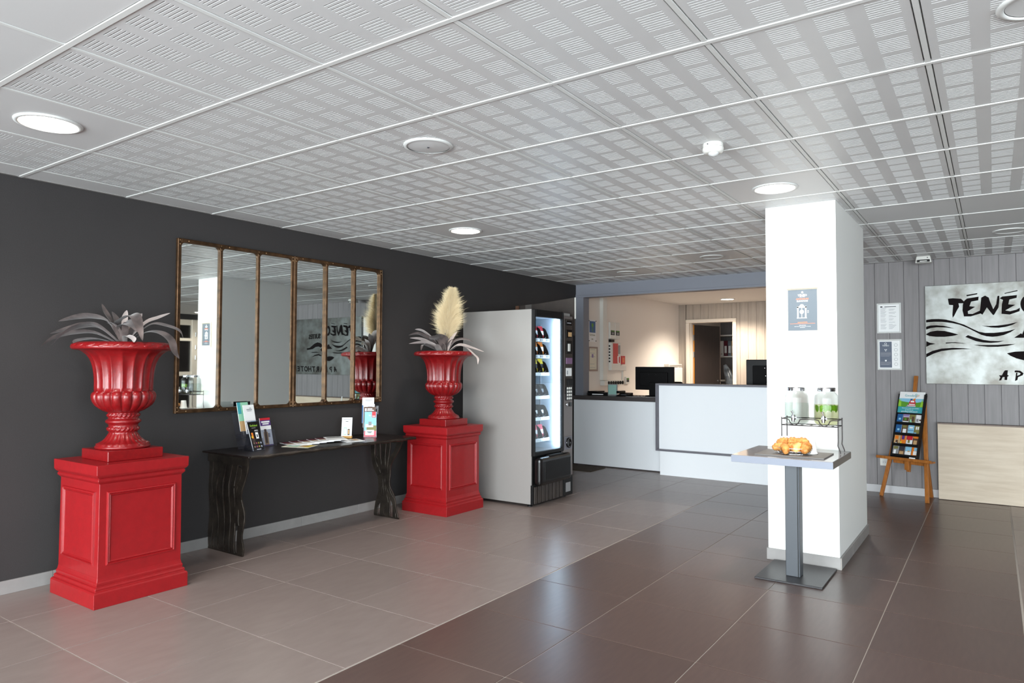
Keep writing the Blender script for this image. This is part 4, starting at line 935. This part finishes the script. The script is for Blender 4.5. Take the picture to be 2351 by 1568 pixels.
# store room behind the doorway: curved shelves with binders
cxs, cys, rs = -4.62, 14.2, .9
t = thing('corner_shelf', 'white curved corner shelving in the room behind the doorway', 'shelf', (-3.9, 13.7, 0))
sx = on(1672, 800, 1, 13.7).x
for z in (.5, 1.02, on(1670, 817, 1, 13.55).z, on(1670, 768, 1, 13.55).z):
    P = [(sx-.5, 14.19), (sx+.62, 14.19)]+[(sx+.06+.56*math.cos(a), 14.19-.56*math.sin(a)) for a in [k*PI/14 for k in range(1, 14)]]
    obj('shelf_board', MB().prism(P, 2, z-.025, z), 'white_paint', t)
obj('upright', MB().box(sx-.0, 14.1, 0, sx+.03, 14.19, 2.2), 'white_paint', t)
zb = on(1670, 817, 1, 13.55).z
for k, (px, m, nm) in enumerate([(1657, 'paper', 'white'), (1666, 'maroon', 'dark red'), (1675, 'plastic_bag', 'pale grey'), (1683, 'tan', 'tan')]):
    x = on(px, 800, 1, 13.72).x
    t = thing('ring_binder', '%s ring binder on the curved shelf' % nm, 'binder', (x, 13.78, zb)); obj('cover', MB().box(x-.035, 13.72, zb+.001, x+.035, 14.0, zb+.3), m, t, bev=.003); obj('spine_label', MB().box(x-.022, 13.717, zb+.06, x+.022, 13.72, zb+.2), 'paper', t)
    obj('finger_ring', MB().lathe([(.012, 0), (.009, -.003)], 12, (x, 13.719, zb+.04), axis='y'), 'steel', t)
x = on(1676, 850, 1, 13.3).x
b = MB().tube([(x-.1, 13.3, 1.32), (x-.05, 13.3, 1.2), (x, 13.3, 1.02), (x+.08, 13.3, .8), (x+.12, 13.3, .5), (x+.13, 13.3, .0)], [.03, .07, .09, .1, .11, .12], 10)
tag(obj('plastic_bag', b, 'plastic_bag'), 'crumpled pale plastic sleeve standing behind the doorway', 'plastic bag')
downlight(-2.7, 13.3, 25, 'added lit round downlight, out of view, brightening the store room behind the doorway', .1)  # hidden lamp added so the store room does not go black
# ------------------------------------------------------------------ right wall: metal sign
SY = 8.088
sg = thing('wall_sign', 'brushed silver metal sign with black cut-out waves and lettering on plank wall', 'sign', (.45, YB, 1.128))
obj('metal_plate', MB().box(-.553, SY, 1.128, 1.46, YB-.001, 2.108), 'sign_metal', sg, bev=.002)
def sp(q): p = on(2110+q[0]/5.809, 630+q[1]/5.809, 1, SY); return (p.x, p.z)
def cut(n, pts, par=sg): return obj(n, MB().prism([sp(q) for q in pts], 1, SY-.004, SY+.001), 'sign_black', par)
def ring(cx, cy, rx, ry, ix, iy, dx=0, n=28, n0=0, n1=28):
    b = MB(); v = []
    for k in range(n0, n1+1):
        a = 2*PI*k/n
        for X, Z in (sp((cx+rx*math.cos(a), cy+ry*math.sin(a))), sp((cx+dx+ix*math.cos(a), cy+iy*math.sin(a)))): v += [(X, SY-.004, Z), (X, SY+.001, Z)]
    f = []
    for k in range(n1-n0):
        o = 4*k; f += [(o, o+4, o+6, o+2), (o, o+1, o+5, o+4), (o+2, o+6, o+7, o+3)]
    return b.add(v, f)
cut('letter', [(385,325),(450,318),(560,325),(600,362),(590,385),(525,385),(535,430),(500,490),(470,550),(450,578),(445,540),(455,410),(400,405)])
cut('letter', [(605,350),(640,322),(795,297),(790,345),(695,362),(672,425),(748,432),(650,492),(655,527),(715,527),(808,485),(840,515),(690,560),(600,560),(580,480),(585,400)])
cut('letter', [(830,310),(880,283),(930,310),(945,360),(990,465),(1030,395),(1045,290),(1070,283),(1072,330),(1060,440),(1000,540),(985,540),(905,440),(845,538),(808,510),(820,420)])
cut('letter', [(1075,320),(1110,295),(1305,275),(1302,312),(1205,335),(1190,400),(1283,405),(1150,480),(1215,492),(1300,470),(1345,445),(1340,490),(1210,535),(1100,525),(1105,400),(1120,340)])
obj('letter', ring(1470, 395, 118, 125, 62, 72, 12), 'sign_black', sg)
cut('accent', [(632,275),(778,250),(775,265),(636,292)]); cut('accent', [(1135,250),(1312,210),(1315,222),(1145,258)])
for W_ in ([(95,608),(170,597),(260,595),(360,603),(470,630),(600,670),(700,720),(800,765),(880,780),(1000,780),(1120,768),(1200,752),(1290,725),(1220,770),(1130,808),(1050,825),(980,832),(900,825),(830,805),(740,760),(640,710),(540,670),(440,648),(300,632),(200,632),(95,640)],
           [(95,698),(150,682),(230,678),(330,687),(400,702),(470,722),(360,708),(240,705),(160,715),(95,735)], [(97,795),(150,765),(240,750),(340,755),(440,778),(525,803),(440,822),(340,832),(230,832),(140,822),(97,805)],
           [(97,890),(140,910),(220,927),(150,940),(97,965)], [(357,908),(480,905),(580,914),(628,925),(560,918),(440,915),(357,922)], [(97,1060),(180,1020),(300,990),(450,980),(600,985),(710,997),(580,997),(430,1005),(300,1022),(190,1058),(97,1105)],
           [(835,682),(930,688),(1050,682),(1180,665),(1320,635),(1240,675),(1150,700),(1060,712),(960,708)], [(617,833),(652,810),(740,840),(850,872),(950,887),(1050,890),(1140,884),(1060,905),(960,913),(860,908),(760,890)],
           [(727,940),(880,942),(1050,940),(1180,932),(1290,927),(1180,952),(1050,965),(920,965),(820,955)], [(1268,845),(1360,785),(1375,800),(1400,740),(1450,730),(1500,770),(1580,845),(1400,845)],
           [(1172,1052),(1280,1030),(1400,1025),(1520,1040),(1620,1075),(1520,1130),(1400,1145),(1300,1120),(1220,1085)],
           [(1700,760),(1800,690),(1950,660),(2100,690),(2250,750),(2350,790),(2500,800),(2500,850),(2350,840),(2200,830),(2050,780),(1900,770),(1800,800)], [(1620,820),(1700,790),(1820,850),(1760,900),(1660,880)],
           [(1850,930),(2000,900),(2200,905),(2300,920),(2200,925),(2000,925)], [(1750,1000),(1900,960),(2100,985),(2250,1040),(2100,1015),(1900,995),(1800,1020)]): cut('wave', W_)
cut('letter', [(1065,1345),(1105,1345),(1135,1290),(1150,1278),(1185,1278),(1178,1340),(1200,1350),(1178,1365),(1175,1408),(1140,1408),(1142,1368),(1115,1370),(1095,1412),(1065,1415),(1085,1370)])
cut('letter', [(1272,1290),(1290,1280),(1350,1285),(1395,1320),(1380,1345),(1320,1370),(1312,1408),(1280,1422),(1288,1370),(1296,1306),(1278,1306)][:6]+[(1312,1408),(1280,1422),(1288,1370),(1294,1312),(1312,1312),(1308,1352),(1345,1338),(1355,1320),(1330,1306),(1278,1306)])
def sl(ch, cx, cy, hpx, slant=.12):
    X, Z = sp((cx, cy)); h = hpx/5.809/ (FPX/ (Vector((X, SY, Z))-CAM).dot(FW))
    t_ = text(ch, h/.7, .005, bold=.03); t_.v = [(x+y*slant, y, z-.001) for x, y, z in t_.v]
    obj('letter', t_.xf(face_my(X, SY, Z)), 'sign_black', sg)
for k, ch in enumerate('PARTHOTEL'): sl(ch, 1530+205*k*.985, 1415, 135)
for k, ch in enumerate('SUITES'): sl(ch, 1860+100*k, 560, 115, -.1)

# framed notices
def framed(label, cx, cz, w_, h_, y, fm, sec, sheetm):
    t = thing('notice_frame', label, 'picture frame', (cx, y, cz-h_/2)); obj('frame', pframe(w_, h_, sec).xf(face_my(cx, y, cz)), fm, t); ins = sec[-1][0]-.004
    obj('sheet', MB().box(cx-w_/2+ins, y-.006, cz-h_/2+ins, cx+w_/2-ins, y-.001, cz+h_/2-ins), sheetm, t)
    return t, (lambda n, u0, v0, u1, v1, m, d=.0066: obj(n, MB().box(cx+u0*w_, y-d, cz+v0*h_, cx+u1*w_, y-.006, cz+v1*h_), m, t)), (lambda s, u, v, sz, m: obj('lettering', text(s, sz, .0006).xf(face_my(cx+u*w_, y-.0061, cz+v*h_)), m, t))
FS = [(0, 0), (.001, .012), (.008, .014), (.013, .012), (.016, .004)]
t, rec, txt = framed('white framed price notice with small print on grey planks, the upper of two', -.879, 1.799, .222, .312, YB, 'frame_white', FS, 'paper')
b = MB()
for k in range(20):
    v = .33-.036*k; 
    if k in (9, 14): continue
    b.box(-.879-.34*.222, YB-.0066, 1.799+v*.312, -.879+(-.1-.03*(k % 3))*.222, YB-.006, 1.799+(v+.009)*.312)
    if k % 3 or k > 14: b.box(-.879+.0*.222, YB-.0066, 1.799+v*.312, -.879+(.3-.05*(k % 4))*.222, YB-.006, 1.799+(v+.009)*.312)
obj('small_print', b, 'ink_grey', t, kind='stuff'); rec('logo', -.35, .36, -.26, .4, 'ink'); rec('heading', -.18, .37, .3, .39, 'ink')
t, rec, txt = framed('white framed recycling notice with navy half on grey planks, the lower of two', -.879, 1.422, .222, .318, YB, 'frame_white', FS, 'paper')
rec('navy_field', -.4, -.42, .1, .42, 'navy')
txt('TÉNÉO', -.15, .27, .02, 'paper'); b = MB()
for z0, n in ((.06, 5), (-.25, 4)):
    for k in range(n): b.box(-.879-.36*.222, YB-.0072, 1.422+(z0-.028*k)*.318, -.879+(.06-.06*(k == n-1))*.222, YB-.0066, 1.422+(z0-.028*k+.01)*.318)
obj('small_print', b, 'ink_grey', t, kind='stuff')
rg = MB().lathe([(.011, -.0072), (.008, -.0072)], 24, (-.879-.15*.222, YB, 1.422+.355*.318), axis='y', cap=False); obj('logo_ring', rg, 'paper', t)
for k in range(3):
    a = k*2*PI/3+PI/6; cx_, cz_ = -.879-.15*.222+.008*math.cos(a), 1.422+.15*.318+.008*math.sin(a)
    obj('recycling_arrow', MB().prism([(cx_+.007*math.cos(a+q), cz_+.007*math.sin(a+q)) for q in (PI/2, PI/2+2.1, PI/2+4.2)], 1, YB-.0073, YB-.0066), 'paper', t)
obj('bin_icon', MB().prism([(-.879-.19*.222, 1.422-.17*.318), (-.879-.11*.222, 1.422-.17*.318), (-.879-.12*.222, 1.422-.22*.318), (-.879-.18*.222, 1.422-.22*.318)], 1, YB-.0073, YB-.0066), 'paper', t)
for k in range(5): obj('round_icon', MB().lathe([(.016, -.0068), (.0135, -.0068)], 24, (-.879+.27*.222, YB, 1.422+(.31-.155*k)*.318), axis='y', cap=False), 'ink_grey', t)
# lift poster on the pillar
PC = (-1.034, 1.67)
t, rec, txt = framed('blue grey elevator poster in champagne frame on the white pillar', PC[0], PC[1], .229, .32, PY0, 'champagne', [(0, 0), (.001, .016), (.012, .018), (.02, .012), (.022, .004)], 'paper_cream')
rec('blue_field', -.4, -.42, .4, .43, 'poster_blue')
def ptx(s, v, sz, m, b_=0): obj('lettering', text(s, sz, .0006, bold=b_).xf(face_my(PC[0], PY0-.0068, PC[1]+v*.32)), m, t)
obj('logo_disc', MB().lathe([(.0065, -.0075), (.0065, -.0067)], 24, (PC[0], PY0, PC[1]+.375*.32), axis='y'), 'paper', t)
ptx('TÉNÉO', .295, .018, 'paper', .02); ptx('APPARTHOTEL', .275, .005, 'paper'); ptx('ASCENSEURS', .225, .0135, 'orange_ink', .02); ptx('ELEVATORS', .18, .0135, 'paper', .02)
lz = PC[1]; x0 = PC[0]-.004
e = MB().box(x0-.029, PY0-.0075, lz-.15*.32, x0-.02, PY0-.0067, lz+.08*.32).box(x0+.02, PY0-.0075, lz-.15*.32, x0+.029, PY0-.0067, lz+.08*.32).box(x0-.029, PY0-.0075, lz+.055*.32, x0+.029, PY0-.0067, lz+.085*.32).box(x0-.031, PY0-.0075, lz-.165*.32, x0+.031, PY0-.0067, lz-.15*.32).box(x0-.002, PY0-.0075, lz-.15*.32, x0+.002, PY0-.0067, lz+.055*.32)
obj('lift_icon', e, 'paper', t, kind='stuff'); obj('lift_dial', MB().prism([(x0+.014*math.cos(a), lz+.085*.32+.014*math.sin(a)) for a in [k*PI/12 for k in range(13)]], 1, PY0-.0075, PY0-.0067), 'paper', t)
obj('lift_ring', MB().lathe([(.0135, -.0079), (.0085, -.0079)], 24, (x0, PY0, lz-.03*.32), axis='y', cap=False), 'paper', t)
for sgn in (-1, 1):
    obj('arrow', MB().prism([(x0+sgn*.002, lz-.03*.32-.005), (x0+sgn*.002, lz-.03*.32+.005), (x0+sgn*.008, lz-.03*.32)], 1, PY0-.008, PY0-.0067), 'paper', t)
    obj('call_arrow', MB().prism([(x0+.034, lz-.03*.32+sgn*.003), (x0+.044, lz-.03*.32+sgn*.003), (x0+.039, lz-.03*.32+sgn*.009)], 1, PY0-.0075, PY0-.0067), 'paper', t)
rec('print_line', -.13, -.255, .13, -.24, 'orange_ink', .0072); rec('print_line', -.34, -.278, .34, -.27, 'orange_ink', .0072); ptx('DEAR CUSTOMERS', -.315, .005, 'paper'); ptx('ELEVATORS ARE AT THE ENTRANCE OF THE HALL', -.338, .0045, 'paper'); ptx('ON YOUR LEFT', -.36, .0045, 'paper')
t = thing('wall_socket', 'white square wall socket on grey planks behind the easel', 'socket', (-.94, YB, .28)); obj('plate', MB().box(-.98, YB-.01, .275, -.9, YB, .355), 'plastic_white', t, bev=.003)
obj('socket_well', MB().lathe([(.024, -.0125), (.022, -.0105)], 24, (-.94, YB, .315), axis='y'), 'grid_white', t)
for dx in (-.009, .009): obj('hole', MB().lathe([(.003, -.014), (.003, -.012)], 8, (-.94+dx, YB, .313), axis='y'), 'black', t)
# low oak panel
t = thing('oak_panel', 'low pale oak panel with dark top edge against the plank wall under the sign', 'panel', (.5, 8.06, 0))
obj('front_board', MB().box(-.46, 8.02, .004, 1.7, 8.1, .735), 'oak_pale', t, bev=.001); obj('top_edge', MB().box(-.462, 8.012, .735, 1.7, 8.104, .748), 'oak_edge', t, bev=.001)

# ------------------------------------------------------------------ easel with brochure rack
EO = Vector((-.742, 7.81, 0)); ET = R(-24); EM = Matrix.Translation(EO) @ Matrix.Rotation(ET, 4, 'Z')
es = thing('easel', 'orange brown wooden easel standing in front of the plank wall', 'easel', EO, ET)
def eb(n, a, b_, wx, wz, up_=(0,0,1)): return obj(n, MB().bar(a, b_, wx, wz, up=up_), 'easel_wood', es, bev=.002, local=True)
eb('front_leg', (-.225, .0, 0), (-.1, .215, .98), .035, .02, (0,-1,0)); eb('front_leg', (.225, .0, 0), (.1, .215, .98), .035, .02, (0,-1,0))
eb('rear_leg', (.09, .335, 0), (.03, .24, 1.0), .03, .02, (0,-1,0)); eb('mast', (0, .09, .26), (0, .258, 1.205), .036, .018, (0,-1,0))
eb('cross_bar', (-.15, .1, .36), (.15, .1, .36), .018, .05); eb('cross_bar', (-.11, .2, .93), (.11, .2, .93), .018, .045)
lg = eb('ledge', (-.27, .035, .385), (.27, .035, .385), .07, .016); obj('ledge_lip', MB().box(-.27, -.008, .377, .27, .006, .405), 'easel_wood', es, bev=.002, local=True)
eb('ledge_block', (0, .075, .28), (0, .075, .376), .045, .03, (0,-1,0))
TL = R(15.5); RM = EM @ Matrix.Translation((-.002, .03, .396)) @ Matrix.Rotation(-TL, 4, 'X')
rk = thing('brochure_rack', 'black brochure rack leaning on the easel', 'brochure rack', RM.translation)
obj('back_board', MB().box(-.128, .0, .0, .128, .018, .66).xf(RM), 'black', rk, bev=.002)
for sx_ in (-.13, .124): obj('side_wall', MB().box(sx_, -.03, 0, sx_+.006, .018, .645).xf(RM), 'black', rk, bev=.001)
for k in range(4): obj('pocket_lip', MB().box(-.124, -.03+.004*k*0, .012+.108*k, .124, -.026, .034+.108*k).xf(RM), 'black', rk); obj('pocket_floor', MB().box(-.124, -.03, .012+.108*k, .124, 0, .016+.108*k).xf(RM), 'black', rk)
obj('price_slip', MB().box(.06, -.032, -.0, .118, -.0305, .012).xf(RM), 'paper', rk)
# header card with a red van between green banks
HM = RM @ Matrix.Translation((0, -.012, .455))
hp = thing('header_card', 'white and teal header card with a red van above the rack of brochures', 'poster', HM.translation)
obj('card', MB().box(-.124, -.004, 0, .124, 0, .215).xf(HM), 'paper', hp, bev=.001)
def hc_(n, pts, m, d=.0046): obj(n, MB().prism([(x*.248-.124, z*.215) for x, z in pts], 1, -d, -.004).xf(HM), m, hp)
hc_('sea', [(0,.48),(1,.48),(1,.68),(0,.68)], 'sky'); hc_('foot_band', [(0,0),(1,0),(1,.28),(0,.28)], 'teal'); hc_('meadow', [(0,.28),(1,.28),(1,.56),(.75,.5),(.6,.5),(.4,.5),(.25,.52),(0,.56)], 'green', .005)
hc_('grass', [(0,.3),(.12,.3),(.1,.5),(.08,.68),(.06,.5),(.03,.64),(0,.62)], 'lime', .0053); hc_('grass', [(.86,.3),(1,.3),(1,.66),(.95,.5),(.92,.68),(.89,.48)], 'lime', .0053)
hc_('road', [(.3,.28),(.7,.28),(.64,.4),(.38,.4)], 'ink_grey', .0053); hc_('van_body', [(.4,.33),(.68,.33),(.68,.48),(.64,.6),(.46,.6),(.42,.48)], 'red', .006); hc_('van_screen', [(.47,.5),(.63,.5),(.61,.58),(.49,.58)], 'paper', .0064); hc_('van_grille', [(.43,.38),(.66,.38),(.66,.43),(.43,.43)], 'paper', .0064); hc_('bumper', [(.38,.32),(.69,.32),(.69,.35),(.38,.35)], 'paper', .0066)
hc_('luggage', [(.46,.6),(.54,.6),(.54,.68),(.46,.67)], 'blue', .006); hc_('luggage', [(.55,.6),(.65,.6),(.66,.7),(.58,.67)], 'orange', .006)
def htx(s, u, v, sz, m): obj('lettering', text(s, sz, .0006).xf(HM @ face_my((u-.5)*.248, -.0049, v*.215)), m, hp)
htx('Gooding', .45, .77, .034, 'teal'); htx('Retrouvez toutes nos activités', .5, .2, .0135, 'paper'); htx('et réservez sur', .46, .125, .0135, 'paper'); htx('gooding-sudouest.fr', .48, .035, .02, 'paper')
for (u, v, m, r_) in ((.66, .87, 'teal', .01), (.7, .79, 'orange', .006), (.75, .83, 'tan', .009)): obj('logo_mark', MB().lathe([(r_, -.0052), (r_*.6, -.0052)], 18, ((u-.5)*.248, 0, v*.215), axis='y', cap=False).xf(HM), m, hp)
BR = [[('grey green brochure', 'grey', [(.2,.1,.6,.6,'paper'), (.1,.7,.9,.95,'olive')]), ('dark brochure with a golden dish', 'brown', [(.1,.1,.8,.5,'tan'), (0,.6,1,1,'ink')]), ('white brochure with a blue top', 'paper', [(0,.55,1,1,'sky'), (.4,.5,.8,.62,'tan')]), ('orange and white brochure', 'orange', [(.3,.25,.95,.62,'paper'), (.4,.65,.95,.98,'sky')])],
      [('golden brown brochure', 'tan', [(.1,.6,.7,.95,'orange'), (.3,.2,.7,.5,'brown'), (.3,.1,.55,.25,'paper')]), ('orange brochure with a violet corner', 'orange', [(.2,.6,.7,1,'purple'), (0,0,1,.2,'brown'), (0,.2,.3,.4,'yellow')]), ('red and white brochure', 'red', [(0,0,1,.6,'paper'), (.2,.3,.6,.6,'olive')]), ('reddish brown brochure', 'brown', [(.1,.1,.7,.6,'tan'), (0,.8,1,1,'orange')])],
      [('plain blue brochure, lower of two', 'blue', [(.1,.1,.9,.18,'paper'), (.3,.4,.7,.6,'sky')]), ('brown brochure with white picture', 'brown', [(.2,.2,.8,.6,'paper'), (.1,.7,.8,.95,'olive')]), ('light blue brochure with white cloud', 'sky', [(0,0,1,.12,'paper'), (.2,.7,.8,.85,'paper'), (0,.45,1,.5,'blue')]), ('olive brochure with white chevron', 'olive', [(.2,.6,.4,.9,'paper'), (.5,.6,.75,.9,'paper'), (0,.1,.4,.3,'sky')])],
      [('plain blue brochure, upper of two', 'blue', [(.1,.1,.9,.18,'paper'), (.3,.4,.7,.6,'sky')]), ('white and brown brochure', 'paper', [(0,.3,1,.7,'brown'), (.2,.4,.6,.6,'green'), (0,.75,1,1,'violet')]), ('green woodland brochure', 'olive', [(.1,.1,.5,.5,'mint_green'), (.4,.3,.8,.8,'brown')]), ('white brochure with a yellow foot', 'paper', [(0,0,1,.18,'yellow'), (.1,.3,.5,.6,'grey'), (.6,.4,.9,.55,'brown')])]]
for r_ in range(4):
    for c_ in range(4):
        nm, cv, arts = BR[r_][c_]
        o = leaflet('brochure', nm+' in the black rack on the easel', 'brochure', (0,0,0), 0, 0, .056, .1, .004, cv, arts, (), 'brochures in the rack on the easel')
        o.matrix_world = RM @ Matrix.Translation((-.0925+.0617*c_, -.011, .0165+.108*r_)) @ Matrix.Rotation(R(-3), 4, 'X')

# ------------------------------------------------------------------ bistro table with refreshments
TB = (-1.03, 4.555); TT = .76
bt = thing('pedestal_table', 'square grey bistro table with steel column in front of the pillar', 'table', (*TB, 0))
obj('tabletop', MB().box(-1.322, 4.262, TT-.043, -.752, 4.862, TT), ['table_grey'], bt, bev=.0015)
obj('edge_band', MB().box(-1.3235, 4.2605, TT-.042, -.7505, 4.2625, TT-.003), 'table_edge', bt); obj('edge_band', MB().box(-.7525, 4.2625, TT-.042, -.7505, 4.8635, TT-.003), 'worktop_dark', bt)
cl = obj('column', MB().box(-1.072, 4.515, .012, -.988, 4.599, TT-.043), 'table_steel', bt, bev=.003)
obj('groove', MB().box(-1.0, 4.513, .012, -.996, 4.5155, TT-.05), 'black', cl)
obj('base_plate', MB().box(-1.225, 4.385, 0, -.838, 4.845, .012), 'base_steel', bt, bev=.002)
tag(obj('slate_mat', MB().box(-1.205, 4.335, TT+.0003, -.812, 4.64, TT+.007), 'slate', bev=.001), 'dark grey slate mat lying on the bistro table', 'mat')
MT = TT+.0074
# wire stand
RY0, RY1, RX0, RX1, RZ = 4.66, 4.8, -1.122, -.79, TT+.165
ws = thing('dispenser_stand', 'dark wire stand carrying two glass dispensers on bistro table', 'stand', (-.956, 4.73, TT))
wr = .0032
def wire(n, P, closed=False, r_=wr): obj(n, MB().tube(P, r_, 8, closed=closed), 'wire_dark', ws)
for y in (RY0, RY1):
    for x, sx_ in ((RX0, -1), (RX1, 1)):
        wire('leg', [(x+sx_*.012, y, TT+.003), (x+sx_*.012, y, TT+.012), (x-sx_*.002, y, TT+.05), (x, y, TT+.08), (x, y, RZ+.05)])
wire('lower_ring', [(RX0, RY0, RZ), (RX1, RY0, RZ), (RX1, RY1, RZ), (RX0, RY1, RZ)], True)
def dip(y):
    P = []
    for c_ in (-1.045, -.868):
        P += [(c_-.05, y, RZ+.04), (c_-.034, y, RZ+.036), (c_-.026, y, RZ+.018), (c_-.012, y, RZ+.004), (c_, y, RZ+.001), (c_+.012, y, RZ+.004), (c_+.026, y, RZ+.018), (c_+.034, y, RZ+.036), (c_+.05, y, RZ+.04)]
    return P
wire('front_rail', [(RX0, RY0, RZ+.04)]+dip(RY0)+[(RX1, RY0, RZ+.04)]); wire('back_rail', [(RX0, RY1, RZ+.04), (RX1, RY1, RZ+.04)]); wire('side_rail', [(RX0, RY0, RZ+.04), (RX0, RY1, RZ+.04)]); wire('side_rail', [(RX1, RY0, RZ+.04), (RX1, RY1, RZ+.04)])
for x in (-1.08, -1.01, -.956, -.905, -.83): wire('cross_wire', [(x, RY0, RZ), (x, RY1, RZ)])
def dispenser(cx, cy, label, liq, lvl, mint):
    z = RZ+.0035
    t = thing('drink_dispenser', label, 'drink dispenser', (cx, cy, z), 0, 'glass drink dispensers')
    out = [(.02, 0), (.055, .001), (.066, .006), (.072, .016), (.0735, .03), (.0735, .17), (.071, .185), (.063, .199), (.054, .207), (.051, .212), (.051, .228)]
    obj('glass_jar', MB().lathe(out+[(r_-.003, zz) for r_, zz in reversed(out[4:])], 40, (cx, cy, z), cap=False), 'clear_glass', t)
    obj('drink', MB().lathe([(.02, .004), (.06, .007), (.069, .02), (.07, .03), (.07, lvl)], 40, (cx, cy, z)), liq, t)
    obj('lid', MB().lathe([(.054, .214), (.0545, .218), (.053, .222), (.0545, .226), (.0545, .234), (.051, .238), (.03, .239)], 40, (cx, cy, z)), 'steel', t)
    sp_ = MB().tube([(cx, cy-.072, z+.045), (cx, cy-.1, z+.045)], .008, 12).lathe([(.009, -.024), (.011, -.01), (.011, .012), (.009, .02)], 14, (cx, cy-.1, z+.045))
    tp = obj('tap', sp_, 'chrome', t); obj('tap_lever', MB().tube([(cx, cy-.1, z+.064), (cx-.002, cy-.102, z+.078), (cx-.008, cy-.104, z+.09)], [.004, .005, .007], 10), 'chrome', tp)
    obj('tap_nut', MB().lathe([(.016, 0), (.016, .006)], 16, (cx, cy-.08, z+.045), axis='y'), 'chrome', tp)
    if mint:
        rr = random.Random(5)
        for k in range(16):
            a = rr.random()*2*PI; q = .064; lx_, ly_ = cx+q*math.cos(a), cy+q*math.sin(a); tg = Vector((-math.sin(a), math.cos(a), 0)); w_ = .016+.008*rr.random(); hh = .03+.02*rr.random(); zz = z+lvl-hh-.002*rr.random()
            c0 = Vector((lx_, ly_, zz)); P = [c0, c0+tg*w_*.7+Vector((0,0,hh*.3)), c0+tg*w_*.75+Vector((0,0,hh*.8)), c0+Vector((0,0,hh)), c0-tg*w_*.75+Vector((0,0,hh*.8)), c0-tg*w_*.7+Vector((0,0,hh*.3))]
            nrm = Vector((math.cos(a), math.sin(a), 0))*.0012
            obj('mint_leaf', MB().add(P+[p-nrm for p in P], [tuple(range(6)), tuple(range(6, 12))[::-1]]+[(i, (i+1) % 6, 6+(i+1) % 6, 6+i) for i in range(6)]), 'mint', t)
dispenser(-1.045, 4.73, 'glass drink dispenser filled with clear water', 'jar_water', .135, 0)
dispenser(-.868, 4.73, 'glass drink dispenser with pale lemon drink and green mint leaves', 'jar_lemon', .13, 1)
def cup(x, y, label):
    t = thing('paper_cup', label, 'cup', (x, y, MT)); obj('cup_wall', MB().lathe([(.039, .0), (.041, .003), (.039, .007), (.0375, .008), (.0275, .092), (.027, .093), (.022, .089)], 32, (x, y, MT)), 'cup', t)
    obj('rolled_rim', MB().tube([(x+.0395*math.cos(a), y+.0395*math.sin(a), MT+.004) for a in [k*2*PI/28 for k in range(28)]], .0035, 6, closed=True), 'cup', t)
cup(-1.075, 4.575, 'upturned white paper cup behind the pastries, under the water dispenser'); cup(-.925, 4.53, 'upturned white paper cup beside the pastries, under the lemon dispenser')
# basket
BX, BY, BA, BB = -1.005, 4.46, .108, .075
bk = thing('wire_basket', 'oval chrome wire basket of pastries on slate mat', 'basket', (BX, BY, MT))
def oval(s, z, n=36): return [(BX+BA*s*math.cos(2*PI*k/n), BY+BB*s*math.sin(2*PI*k/n), z) for k in range(n)]
for nme, s, z, r_ in (('base_ring', .8, MT+.003, .003), ('middle_ring', .92, MT+.02, .0018), ('rim_ring', 1.0, MT+.038, .0022)): obj(nme, MB().tube(oval(s, z), r_, 6, closed=True), 'chrome', bk)
for k in range(20):
    a = 2*PI*k/20; obj('upright_wire', MB().tube([(BX+BA*s*math.cos(a), BY+BB*s*math.sin(a), z) for s, z in ((.8, MT+.003), (.9, MT+.016), (1, MT+.038))], .0013, 5), 'chrome', bk)
for k in range(6):
    x = BX-.065+.026*k; h_ = BB*.8*math.sqrt(max(0, 1-((x-BX)/(BA*.8))**2)); obj('base_wire', MB().tube([(x, BY-h_, MT+.003), (x, BY+h_, MT+.003)], .0013, 5), 'chrome', bk)
def pastry(seed, L_, w_):
    rr = random.Random(seed); P = []; n = 13; Rr = []
    for i in range(n):
        s = i/(n-1)-.5; P.append((s*L_, -.25*L_*(s*2)**2*(.5+.5*rr.random()*0+.3), .012*math.cos(s*3))); q = math.sqrt(max(.02, 1-(2*s)**2))
        Rr.append(w_*(.4+.6*q)*(1.08 if i % 2 else .86)*(q**.35))
    return MB().tube(P, Rr, 12)
pl = [(-.075,-.02,.03,.085,.028,20,'folded golden croissant at the pillar side end of the basket'), (-.035,-.05,.026,.09,.026,-60,'golden croissant tip hanging over the basket front'), (-.0,-.035,.03,.085,.028,-25,'browned croissant lying across the front of the basket'), (.035,-.03,.032,.08,.03,60,'pale topped croissant in the middle of the basket'), (.07,-.02,.034,.09,.033,80,'large glossy croissant at the cup side end of the basket'),
      (-.055,.015,.056,.09,.028,-10,'croissant resting on the heap behind the folded one'), (.0,.01,.06,.085,.028,30,'croissant on top of the heap in the middle'), (.05,.015,.062,.085,.028,-20,'croissant on top of the heap towards the cup'), (-.07,.035,.03,.08,.026,70,'croissant at the back of the basket near the plain wall of the pillar'), (.02,.045,.035,.08,.026,0,'croissant at the back of the basket under the stand')]
for k, (dx, dy, dz, L_, w_, an, lb_) in enumerate(pl):
    me = pastry(k*3+1, L_, w_).mesh('croissant', 'pastry_pale' if k == 3 else 'pastry'); o = bpy.data.objects.new('croissant', me); C.objects.link(o)
    o.location = (BX+dx, BY+dy, MT+dz); o.rotation_euler = (R(15*math.sin(k*2)), R(18*math.sin(k*1.3)), R(an)); tag(o, lb_, 'croissant', 'croissants in the basket')
